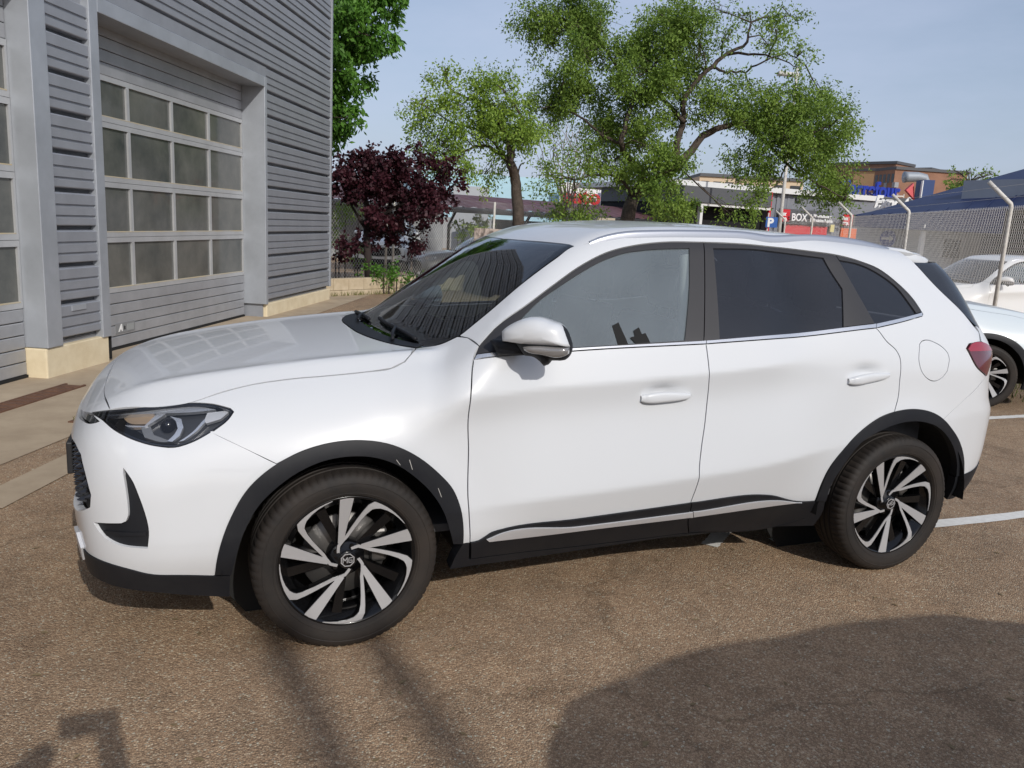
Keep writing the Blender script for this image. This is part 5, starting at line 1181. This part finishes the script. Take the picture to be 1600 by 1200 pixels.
    # wheel arch mouldings
    panel('arch_moulding', CV['archF_out']+CV['archF_in'][::-1], 'side', M_CLAD, car, off=.010, h=.02, lip=.035, gap=0, mirror=True)
    panel('arch_moulding', CV['archR_out']+CV['archR_in'][::-1], 'side', M_CLAD, car, off=.010, h=.02, lip=.035, gap=0, mirror=True)
    scm = mat('scuff_mark', (.40, .39, .37), rough=.9)
    for q in ([(618, 719), (618.9, 718.5), (625, 727), (624.2, 727.4)], [(638, 719), (639, 718.6), (643.4, 734), (642.6, 734.3)], [(682, 763), (682.9, 763), (688, 777), (687, 777)]):
        P = []
        for px, py in q:
            d = _f+((px-800)/FPX)*_r-((py-600)/FPX)*_u; P.append(CAM+d*((-.9-CAM[1])/d[1]))
        panel('scuff', P, 'side', scm, car, off=.0108, h=.02, gap=0, lip=0, corner=10)
    # --- front bumper
    nose_top = [(-.817, 0, .89), (-.817, -.22, .889), (-.812, -.38, .885), (-.80, -.49, .883), (-.787, -.565, .88), (-.774, -.632, .87)]
    hl_low = [al[0], al[14], al[13], al[12], al[11], al[10], al[9], al[8]]
    lt = CV['lip_top']
    fb = nose_top+[(-.80, -.60, .86)]+hl_low+[(-.46, -.805, .821), (-.355, -.848, .771)]+seg('archF_out', 0, 5, True)+[lt[5], lt[4], lt[3], lt[2], lt[1], lt[0], (-.90, -.42, .384), (-.92, -.2, .385), (-.925, 0, .385)]
    gr = [(-.95, 0, .735), (-.94, -.25, .735), (-.905, -.50, .742), (-.884, -.602, .745), (-.864, -.669, .727), (-.851, -.711, .679), (-.832, -.747, .609), (-.836, -.742, .565), (-.86, -.68, .535), (-.90, -.5, .50), (-.93, -.25, .47), (-.94, 0, .46)]
    slit = [(-.93, 0, .80), (-.925, -.2, .803), (-.90, -.40, .815), (-.852, -.535, .838), (-.838, -.556, .842), (-.80, -.655, .836), (-.82, -.64, .828), (-.862, -.54, .815), (-.905, -.38, .797), (-.935, -.2, .784), (-.94, 0, .78)]
    u = lambda P: [tuple(q) for q in to_uv(P, 'front')]
    def usym(P): a = u(P); return a+[(-x, z) for x, z in a[::-1]]
    inn = CV['intake']
    fbp = panel('front_bumper', usym(fb), 'front', M_PAINT, car, uv=True, h=.02, gap=.0004, corner=24, holes=[usym(gr), u(inn), [(-x, z) for x, z in u(inn)], usym(slit)], lip=.03)
    panel('upper_grille', usym(slit), 'front', M_GLOSSB, fbp, uv=True, off=-.012, h=.03, gap=-.004, lip=0)
    panel('side_intake', u(inn), 'front', M_CLAD, fbp, uv=True, off=-.011, h=.03, gap=-.006, lip=0)
    panel('side_intake', [(-x, z) for x, z in u(inn)], 'front', M_CLAD, fbp, uv=True, off=-.011, h=.03, gap=-.006, lip=0)
    # louvre in the intake
    panel('intake_blade', u([(-.80, -.77, .487), (-.74, -.81, .492), (-.665, -.845, .497), (-.667, -.845, .484), (-.74, -.81, .478), (-.79, -.78, .472)]), 'front', M_CLAD, fbp, uv=True, off=-.006, h=.03, gap=0, lip=.01)
    g = panel('grille', usym(gr), 'front', M_WELL, fbp, uv=True, off=-.035, h=.03, gap=-.006, lip=0)
    gu = np.array(usym(gr)); mb = MB()
    for row in range(8):
        zz = .475+row*.036
        for c in range(-24, 25):
            uu = (c+(.5 if row % 2 else 0))*.05
            if not (inpoly(np.array([[uu, zz]]), gu)[0] and edge_dist(np.array([[uu, zz]]), gu)[0] > .016): continue
            ring = np.array([(uu+.020*math.cos(a), zz+.017*math.sin(a)) for a in np.arange(6)*math.pi/3])
            P0 = from_uv(ring, 'front', -.034); P1 = from_uv(np.array([[uu, zz]]), 'front', -.006)
            mb.add(list(P0)+list(P1), [(k, (k+1) % 6, 6) for k in range(6)])
    gs = mb.build('grille_stud_field', M_GLOSSB, g); gs['kind'] = 'stuff'
    pl_ = MB().box((-.950, 0, .60), (.022, .53, .125), bevel=.005).build('number_plate_holder', M_PLATE, fbp)
    # dark lower lip
    lb = [(-.905, 0, .27), (-.895, -.35, .275), (-.866, -.60, .285), (-.83, -.70, .285), (-.762, -.773, .275), (-.649, -.806, .262), (-.555, -.805, .243), (-.402, -.816, .222)]
    lip_o = [(-.925, 0, .385), (-.92, -.2, .385), (-.90, -.42, .384)]+lt+[(-.40, -.851, .319)]+lb[::-1]
    panel('front_lip', usym(lip_o), 'front', M_CLAD, car, uv=True, off=.004, h=.025, lip=.03)
    panel('lip_insert', u([(-.905, -.48, .41), (-.885, -.60, .43), (-.872, -.645, .385), (-.868, -.62, .33), (-.90, -.42, .34)]), 'front', M_SILVER, fbp, uv=True, off=.010, h=.03, lip=.012)
    # --- headlamps
    for s, tagm in ((1, ''), (-1, '')):
        q = [(s*x, z) for x, z in u(al)]
        hl = panel('headlamp', q, 'front', M_LAMPD, car, uv=True, off=-.040, h=.02, gap=-.004, lip=0, corner=20)
        panel('lamp_bezel', q, 'front', M_GLOSSB, hl, uv=True, off=-.001, h=.02, gap=.001, lip=.04, holes=[[tuple(p) for p in inset(np.array(q), .006)]], hole_gap=0, corner=20)
        for k, m_, of in (('hl_strip', M_CHROME, -.012), ('hl_amber', M_AMBER, -.026), ('hl_diag', M_CHROME, -.016), ('hl_hex', M_CHROME, -.014), ('hl_lowl', M_LAMPG, -.022), ('hl_wedge', M_SILVER, -.016), ('hl_curve', M_CHROME, -.014)):
            panel('lamp_reflector', [(s*x, z) for x, z in u(CV[k])], 'front', m_, hl, uv=True, off=of, h=.012, gap=0, lip=.015, corner=25)
        lens_u = u(CV['hl_lens']); c = np.mean(lens_u, 0); mbl = MB(); rings = []
        P0 = from_uv(np.array([[s*c[0], c[1]]]), 'front', -.03)[0]; nrm = grad(P0[None])[0]; t1 = np.cross((0, 0, 1.), nrm); t1 /= np.linalg.norm(t1); t2 = np.cross(nrm, t1)
        vs = [P0+nrm*.026]; fs = []
        for i, (rr, hh) in enumerate(((.010, .024), (.018, .018), (.024, .009), (.026, 0))):
            for k in range(20): a = 2*math.pi*k/20; vs.append(P0+nrm*hh+(t1*math.cos(a)+t2*math.sin(a))*rr)
        fs = [(0, 1+k, 1+(k+1) % 20) for k in range(20)]+[(1+i*20+k, 1+(i+1)*20+k, 1+(i+1)*20+(k+1) % 20, 1+i*20+(k+1) % 20) for i in range(3) for k in range(20)]
        mesh_obj('projector_lens', vs, fs, G_LAMP if False else M_GLOSSB, hl, True)
        panel('lamp_cover', q, 'front', G_LAMP, hl, uv=True, off=.001, h=.02, gap=.003, lip=0, corner=20)
    # --- rear: tailgate glass, tailgate, bumper, lamps, spoiler
    ur = lambda P: [tuple(q) for q in to_uv(P, 'rear')]
    def ursym(P): a = ur(P); return a+[(-x, z) for x, z in a[::-1]]
    rg = [(2.80, -.56, 1.48), (2.806, -.639, 1.46), (2.878, -.688, 1.377), (2.96, -.735, 1.298), (3.031, -.764, 1.233), (3.10, -.75, 1.185), (3.25, -.5, 1.16), (3.33, 0, 1.15)]
    rgl = panel('rear_window', ursym([(2.98, 0, 1.49)]+rg), 'rear', G_TINT, car, uv=True, h=.03, lip=0)
    panel('rear_window_band', ursym([(2.98, 0, 1.49)]+rg), 'rear', M_GLOSSB, rgl, uv=True, off=-.006, h=.03, lip=0)
    tg = [(3.33, 0, 1.15), (3.25, -.5, 1.16), (3.10, -.75, 1.185), (3.13, -.79, 1.16), (3.115, -.805, 1.113), (3.204, -.781, 1.079), (3.236, -.772, 1.054), (3.202, -.803, 1.008), (3.155, -.827, .942), (3.2, -.8, .84), (3.3, -.70, .78), (3.42, -.4, .76), (3.48, 0, .755)]
    panel('tailgate', ursym(tg), 'rear', M_PAINT, car, uv=True, h=.025)
    rb = [(3.48, 0, .755), (3.42, -.4, .76), (3.3, -.70, .78), (3.2, -.8, .84), (3.155, -.827, .942)]+seam_r[::-1][1:]+ar[9:]+[(3.195, -.804, .445), (3.27, -.74, .46), (3.38, -.5, .47), (3.45, 0, .47)]
    panel('rear_bumper', ursym(rb), 'rear', M_PAINT, car, uv=True, h=.025, gap=-.0018)
    rl_ = [(3.45, 0, .47), (3.38, -.5, .47), (3.27, -.74, .46), (3.195, -.804, .445), (3.104, -.829, .437), (3.03, -.845, .435), (3.042, -.80, .30), (3.086, -.788, .295), (3.2, -.7, .31), (3.34, -.4, .31), (3.4, 0, .31)]
    panel('rear_lip', ursym(rl_), 'rear', M_CLAD, car, uv=True, off=.004, h=.03, lip=.04)
    for s in (1, -1):
        q = [(s*x, z) for x, z in ur(tl)]
        t_ = panel('tail_lamp', q, 'rear', M_REDD, car, uv=True, off=.006, h=.02, lip=.02, corner=50)
        q2 = [(s*x, z) for x, z in ur([tl[0], tl[1], tl[2], tl[3], (3.225, -.775, 1.062), (3.11, -.815, 1.068), (2.99, -.838, 1.07)])]
        panel('tail_lamp_upper', q2, 'rear', M_RED, t_, uv=True, off=.010, h=.02, lip=.004, corner=50)
    # spoiler
    sv = []; sfc = []; ny = 21
    for i in range(ny):
        y = -.54+1.08*i/(ny-1); k = (abs(y)/.54)
        x0 = 2.68+.05*(1-k*k); x1 = 3.25-.28*k**3
        zb = float(from_uv(np.array([[x0, y]]), 'top', 0)[0][2])
        z1 = 1.495-.006*k*k
        zm = (zb+z1)/2+.006
        sv += [(x0, y, zb+.004), ((x0+x1)/2, y, zm+.014), (x1-.03, y, z1+.012), (x1, y, z1), (x1-.008, y, z1-.020), (x1-.035, y, z1-.062), (x0+.08, y*.97, zb-.075)]
    for i in range(ny-1):
        for j in range(6): sfc.append((i*7+j, i*7+j+1, (i+1)*7+j+1, (i+1)*7+j))
    sfc += [tuple(range(6, -1, -1)), tuple(range((ny-1)*7, ny*7))]
    mesh_obj('spoiler', sv, sfc, M_PAINT, car, True)
    # --- mirrors
    c0 = Vector((.72, -1.03, 1.13)); L = Vector((.8, -.6, 0)); n0 = Vector((-.6, -.8, 0))
    def dome(name, poly, material, parent, back, levels, s):
        poly = [(x-.010 if (name == 'door_mirror' and x > -.05) else x, z) for x, z in poly]
        P = smooth_closed(np.array(poly), .012, 40); cc = P.mean(0); rings = []
        vs = []; fs = []; n = len(P)
        for sc_, d in [(.55, back-.03), (.9, back-.012), (1.0, back)]+levels:
            for p in P:
                q = cc+(p-cc)*sc_; w = c0+L*float(q[0])+Vector((0, 0, float(q[1])))+n0*d; vs.append((w.x+(.13 if s == -1 else 0), w.y*s, w.z-(.03 if s == -1 else 0)))
        m_ = len(levels)+3
        for i in range(m_-1):
            for k in range(n):
                q = (i*n+k, i*n+(k+1) % n, (i+1)*n+(k+1) % n, (i+1)*n+k); fs.append(q)
        fs += [tuple(range(n-1, -1, -1)), tuple(range((m_-1)*n, m_*n))]
        if (area2(P) < 0): fs = [q[::-1] for q in fs]
        if s == -1: pass
        o = mesh_obj(name, vs, fs, material, parent, True)
        return o
    for s in (1, -1):
        mr_ = dome('door_mirror', CV['m_shell'], M_CLAD, (D[0] if s == 1 else D[1]), -.018, [(1.0, -.006), (.97, .012), (.86, .03), (.6, .042), (.25, .047)], s)
        dome('mirror_cap', CV['m_cap'], M_PAINT, mr_, -.03, [(1.0, .0), (.985, .018), (.94, .034), (.83, .048), (.6, .060), (.3, .066)], s)
        dome('mirror_arm', CV['m_arm'], M_CLAD, mr_, -.06, [(1.0, -.02), (.9, -.004), (.6, .004)], s)
        dome('mirror_indicator', CV['m_ind'], M_CLEAR, mr_, -.02, [(1.0, .034), (.96, .048), (.8, .056), (.5, .060)], s)
    # --- wheel wells and underbody
    for ax in (0.0, 2.61):
        for s in (-1, 1):
            m = MB(); n = 28; vs = []
            for i in range(n+1):
                a = -.02+(math.pi+.04)*i/n
                for yy in (.875, .50): vs.append((ax+.432*math.cos(a)*(1.0 if ax == 0 else 1.08), s*yy, .33+.425*math.sin(a)))
            fs = [(2*i, 2*i+1, 2*i+3, 2*i+2) for i in range(n)]
            m.add(vs, fs); m.lathe([(0.0, 0), (.47, 0)], (ax, s*.50, .33), n=24)
            m.build('wheel_arch_liner', M_WELL, car)
    MB().box((1.30, 0, .27), (1.66, 1.5, .10), bevel=.03).box((-.28, 0, .33), (.95, .98, .2), bevel=.03).box((2.75, 0, .33), (1.0, .98, .2), bevel=.03).build('underbody', M_WELL, car)
    for ax in (0, 2.61): MB().tube([(ax, -.7, .31), (ax, .7, .31)], .04).build('axle', M_WELL, car)
    # --- interior
    MB().box((1.55, 0, .40), (2.6, 1.60, .03)).build('cabin_floor', M_INT, car)
    for s in (-1, 1):
        MB().box((1.50, s*.775, .72), (1.8, .05, .62), bevel=.02).box((2.6, s*.72, .85), (.5, .06, .5)).build('door_card', M_INT, car)
    MB().box((.66, 0, .86), (.40, 1.36, .26), bevel=.06).box((.46, 0, .92), (.36, 1.16, .16), bevel=.05).build('dashboard', M_INT, car)
    MB().box((.55, -.02, 1.06), (.03, .30, .13), bevel=.01).build('dash_screen', M_GLOSSB, car)
    th = np.linspace(0, 2*math.pi, 33)
    MB().tube([(.86-.06*math.sin(a), -.37+.18*math.cos(a), .98+.17*math.sin(a)) for a in th], .016, 8, False).tube([(.84, -.53, .98), (.82, -.37, .95), (.84, -.21, .98)], .02).tube([(.82, -.37, .95), (.70, -.37, .92)], .04).build('steering_wheel', M_INT, car, True)
    def seat(x, y, wd):
        m = MB().box((x, y, .58), (.50, wd, .18), bevel=.05)
        q = [(-.07, 0), (.08, 0), (.27, .62), (.13, .64)]
        m.prism(q, (x+.20, y-wd/2+.02, .55), (1, 0, 0), (0, 0, 1), (0, 1, 0), wd-.04)
        o = m.build('seat', M_INT, car); add_bevel(o, .04, 3)
        for yy in ((y,) if wd < .8 else (y-.38, y, y+.38)):
            hq = MB().box((x+.45, yy, 1.31), (.10, .27, .20), bevel=.045); hq.tube([(x+.43, yy-.06, 1.15), (x+.44, yy-.06, 1.26)], .008).tube([(x+.43, yy+.06, 1.15), (x+.44, yy+.06, 1.26)], .008)
            hq.build('headrest', M_INT, o, False)
    seat(1.12, -.36, .52); seat(1.12, .36, .52); seat(1.98, 0, 1.3)
    for s in (-1, 1): MB().tube([(1.50, s*.60, 1.46), (1.47, s*.67, 1.30), (1.44, s*.73, 1.1), (1.42, s*.75, .7)], .032, 8).build('pillar_trim', M_INTL, car, True)
    MB().box((.86, 0, 1.40), (.03, .22, .06), bevel=.012).tube([(.80, 0, 1.44), (.86, 0, 1.41)], .012).build('rear_view_mirror', M_GLOSSB, car)
    # --- wheels
    W_ = build_wheel(); first = True
    for ax, rot in ((0.0, 0.0), (2.61, R(-28))):
        for s in (-1, 1):
            w = W_ if first else copy_tree(W_, car); first = False; w.parent = car
            w.location = (ax, s*.7875, .333); w.rotation_euler = (0, rot, 0) if s == -1 else (0, rot, math.pi)
    return car

def build_wheel():
    """axis along y, outer face towards -y"""
    prof = [(.208, .10), (.225, .098), (.238, .10), (.243, .094), (.232, .085), (.222, .05), (.205, .02), (.200, -.02), (.212, -.055), (.236, -.078), (.2405, -.0885), (.2475, -.0905), (.2505, -.086), (.246, -.080)]
    w = MB().lathe(prof, (0, 0, 0), n=72).build('wheel', M_RIMBLK, None, True)
    tp = [(.247, .088), (.256, .100), (.285, .1075), (.308, .105), (.323, .097), (.331, .088), (.3355, .074), (.337, .050), (.3375, .038), (.331, .036), (.331, .029), (.3378, .027), (.338, .006), (.331, .004)]
    tp = tp+[(r_, -h_) for r_, h_ in tp[::-1]]
    vs = []; fs = []; n = 288; m = len(tp)
    for k in range(n):
        a = 2*math.pi*k/n
        for i, (r_, h_) in enumerate(tp):
            rr = r_
            if k % 4 == 0 and .322 < r_ and abs(h_) > .045: rr -= .004 if abs(h_) > .07 else .005
            vs.append((rr*math.cos(a), h_, rr*math.sin(a)))
    for k in range(n):
        k2 = (k+1) % n
        for i in range(m-1): fs.append((k*m+i, k2*m+i, k2*m+i+1, k*m+i+1))
    tyre = mesh_obj('tyre', vs, fs, M_RUBBER, w, True)
    tyre.data.set_sharp_from_angle(angle=R(35))
    # raised ribs on the sidewall
    MB().lathe([(.262, -.1025), (.264, -.1045), (.266, -.1035)], (0, 0, 0), n=72).lathe([(.300, -.1065), (.302, -.1085), (.304, -.1065)], (0, 0, 0), n=72).build('sidewall_rib', M_RUBBER, tyre, True)
    RR = .2495
    def pt(r_, a, dy=0.0):
        a = R(a); y = -(.060+.030*min(1, r_)**1.5)+dy
        return np.array((RR*r_*math.sin(a), y, RR*r_*math.cos(a)))
    for u_ in range(5):
        o_ = 72*u_
        # broad machined blade
        A = [pt(.29, -28+o_), pt(.97, -7.6+o_), pt(.985, 4.2+o_), pt(.265, -13+o_)]
        nseg = 8; L0 = [A[0]+(A[1]-A[0])*t for t in np.linspace(0, 1, nseg+1)]; L1 = [A[3]+(A[2]-A[3])*t for t in np.linspace(0, 1, nseg+1)]
        strip('spoke_face', L0, L1, .004, M_ALLOY, w); strip('spoke', L0, L1, .034, M_RIMBLK, w, .003, 1.10)
        # thin bent spoke that turns along the rim
        path = [(.165, -51, .042), (.20, -40, .043), (.247, -30, .045), (.30, -13, .046), (.36, -1, .048), (.48, 8, .052), (.62, 14, .058), (.76, 18.4, .070), (.86, 21.5, .09), (.915, 25, .110), (.945, 30, .095), (.958, 37, .072), (.965, 44, .055), (.971, 51, .043), (.978, 58, .030)]
        C = [pt(r_, a+o_) for r_, a, _ in path]; e0 = []; e1 = []
        for i in range(len(C)):
            t = C[min(i+1, len(C)-1)]-C[max(i-1, 0)]; t[1] = 0; t /= np.linalg.norm(t); nn = np.array((t[2], 0, -t[0])); hw = path[i][2]*RR/2
            e0.append(C[i]-nn*hw); e1.append(C[i]+nn*hw)
        strip('spoke_face', e0, e1, .004, M_ALLOY, w); strip('spoke', e0, e1, .034, M_RIMBLK, w, .003, 1.25)
        # recessed black spoke
        B0 = [pt(.2, 30+o_, .022), pt(.97, 41+o_, .030)]; B1 = [pt(.2, 58+o_, .022), pt(.97, 50+o_, .030)]
        strip('spoke', B0, B1, .03, M_RIMBLK, w)
    hub = MB().lathe([(0, -.074), (.030, -.074), (.034, -.071), (.036, -.060), (.062, -.056), (.068, -.040), (.066, .04)], (0, 0, 0), n=36).build('hub', M_RIMBLK, w, True)
    for k in range(5):
        a = R(72*k+20); MB().lathe([(0, -.062), (.0085, -.062), (.010, -.050)], (.050*math.sin(a), 0, .050*math.cos(a)), n=12).build('wheel_nut', M_RIMBLK, hub)
    oc = [R(22.5+45*k) for k in range(8)]
    def bar(m, a, b, wd, y=-.0755):
        a, b = np.array(a), np.array(b); t = b-a; l = np.linalg.norm(t); t /= l; nn = np.array((-t[1], t[0]))*wd/2
        a = a-t*wd/2; b = b+t*wd/2
        m.prism([a-nn, b-nn, b+nn, a+nn], (0, y, 0), (1, 0, 0), (0, 0, 1), (0, 1, 0), .003)
    m = MB(); O = [(.0245*math.cos(a), .0245*math.sin(a)) for a in oc]
    for k in range(8): bar(m, O[k], O[(k+1) % 8], .0032)
    Mq = [(-.0165, -.0095), (-.0165, .0095), (-.009, -.001), (-.0015, .0095), (-.0015, -.0095)]
    for a, b in zip(Mq, Mq[1:]): bar(m, a, b, .0030)
    Gq = [(.0165, .0085), (.0045, .0085), (.0045, -.0090), (.0165, -.0090), (.0165, -.0005), (.0105, -.0005)]
    for a, b in zip(Gq, Gq[1:]): bar(m, a, b, .0030, -.0757)
    e = m.build('hub_emblem', M_ALLOY, hub)
    MB().lathe([(.06, .0), (.155, .0), (.158, .006), (.155, .012), (.06, .012)], (0, 0, 0), n=48).build('brake_disc', M_DISC, w, True)
    cb = MB().box((.125, 0.0, .03), (.06, .07, .13), bevel=.012).build('brake_caliper', M_DISC, w)
    return w
def strip(name, L0, L1, th, material, parent, back=0.0, widen=1.0):
    """a bent bar between two edge lines, th deep from its face at -y; widen spreads the edges about the middle"""
    vs = []; fs = []; n = len(L0)
    for a, b in zip(L0, L1):
        c = (a+b)/2; a2 = c+(a-c)*widen; b2 = c+(b-c)*widen; k = np.array((0, back, 0)); d = np.array((0, back+th, 0))
        vs += [a2+k, b2+k, b2+d, a2+d]
    for i in range(n-1):
        for j in range(4): fs.append((i*4+j, i*4+(j+1) % 4, (i+1)*4+(j+1) % 4, (i+1)*4+j))
    fs += [(3, 2, 1, 0), (n*4-4, n*4-3, n*4-2, n*4-1)]
    # make the face at -y point outwards
    q = fs[0]; nrm = np.cross(np.array(vs[q[1]])-vs[q[0]], np.array(vs[q[2]])-vs[q[0]])
    if nrm[1] > 0: fs = [x[::-1] for x in fs]
    return mesh_obj(name, vs, fs, material, parent)

CAR = build_car()
tag(CAR, 'white five-door crossover with black arch mouldings, side-on in the foreground', 'car', 'parked cars')
# ------------------------------------------------------------------ other cars: same builder, own paint
def car_copy(loc, rz, paint, label, scale=1.0):
    m = paint_mat(*paint)
    c = copy_tree(CAR, None, {'white_car_paint': m}); c.location = loc; c.rotation_euler = (0, 0, rz); c.scale = (scale,)*3
    for k in ('label', 'category', 'group'): c.pop(k, None)
    tag(c, label, 'car', 'parked cars'); return c
c_ = base_at(1468, 14.8); car_copy((c_.x, c_.y, -.12), R(-12), ('plain_white_paint', (.74, .74, .73)), 'white car seen through the right chain-link fence', 1.0)
car_copy((7.22, 2.68, .0), R(148), ('pale_ice_paint', (.62, .68, .71)), 'pale ice-blue car parked behind the white car near the fence', .96)
c_ = base_at(598, 24.5); car_copy((c_.x, c_.y, 0), R(90-22), ('hatch_white_paint', (.78, .78, .78)), 'white car with its nose showing behind the purple maple', .95)
c_ = base_at(748, 23.5); car_copy((c_.x-1, c_.y, -.25), R(-5), ('graphite_paint', (.05, .055, .065)), 'dark grey car behind the fence post left of the small tree', .92)
car_copy((3.95, -4.45, 0), R(180), ('silver_paint', (.45, .46, .47)), 'silver car parked behind the photographer, shading the asphalt', 1.0)
# ------------------------------------------------------------------ photographer (throws the shadow at lower left)
def skin_body(name, joints, edges, rad, material, label):
    me = bpy.data.meshes.new(name); me.from_pydata([tuple(j) for j in joints], edges, []); o = bpy.data.objects.new(name, me); COL.objects.link(o)
    md = o.modifiers.new('skin', 'SKIN'); sv = me.skin_vertices[0].data
    for v, r_ in zip(sv, rad): v.radius = (r_, r_) if not isinstance(r_, tuple) else r_
    sv[0].use_root = True
    o.modifiers.new('sub', 'SUBSURF').render_levels = 2; o.modifiers['sub'].levels = 1; me.materials.append(material)
    tag(o, label, 'person'); return o
px_, py_ = -.80, -3.98
J = [(px_, py_, .95), (px_, py_, 1.15), (px_, py_+.02, 1.40), (px_, py_+.03, 1.50), (px_-.01, py_+.07, 1.62), (px_-.01, py_+.09, 1.73),
     (px_-.19, py_+.02, 1.42), (px_-.30, py_+.12, 1.20), (px_+.20, py_+.30, 1.50), (px_+.19, py_+.02, 1.42), (px_+.40, py_+.04, 1.24), (px_+.34, py_+.29, 1.50),
     (px_-.10, py_, .88), (px_-.11, py_+.02, .48), (px_-.12, py_-.02, .08), (px_-.12, py_+.14, .04), (px_+.10, py_, .88), (px_+.11, py_+.02, .48), (px_+.12, py_-.02, .08), (px_+.12, py_+.14, .04), (px_+.33, py_+.30, 1.55)]
E_ = [(0, 1), (1, 2), (2, 3), (3, 4), (4, 5), (2, 6), (6, 7), (7, 8), (2, 9), (9, 10), (10, 11), (0, 12), (12, 13), (13, 14), (14, 15), (0, 16), (16, 17), (17, 18), (18, 19), (11, 20)]
RD = [(.16, .11), (.15, .10), (.16, .10), .06, .085, .075, .065, .05, .035, .065, .05, .038, .09, .065, .045, .04, .09, .065, .045, .04, .03]
skin_body('person', J, E_, RD, mat('dark_clothes', (.05, .055, .07), rough=.9), 'person in dark clothes holding a phone up with one arm')
o = MB().box((-.513, -3.668, 1.545), (.165, .009, .078), bevel=.004).build('phone', M_GLOSSB); tag(o, 'black phone held up by the photographer', 'phone')
# two tall mast posts far behind, whose soft shadows cross the asphalt
for k, e0 in enumerate((gnd(425, 985), gnd(585, 998))):
    L_ = 13.0+k*.8; p = Vector((e0.x, e0.y, 0))-Vector((sun_dir.x, sun_dir.y, 0)).normalized()*L_; h_ = L_*math.tan(SUN_EL)
    m_ = empty('mast', p); tag(m_, ('grey post behind the viewer, left of the pair', 'grey post behind the viewer, right of the pair')[k], 'post', 'posts behind the viewer')
    MB().tube([(0, 0, 0), (0, 0, h_)], [.075, .065], 12).build('pole', M_POST, m_, True); MB().lathe([(0, .03), (.05, .02), (.075, 0)], (0, 0, h_), axis='z', n=12).build('cap', M_POST, m_)
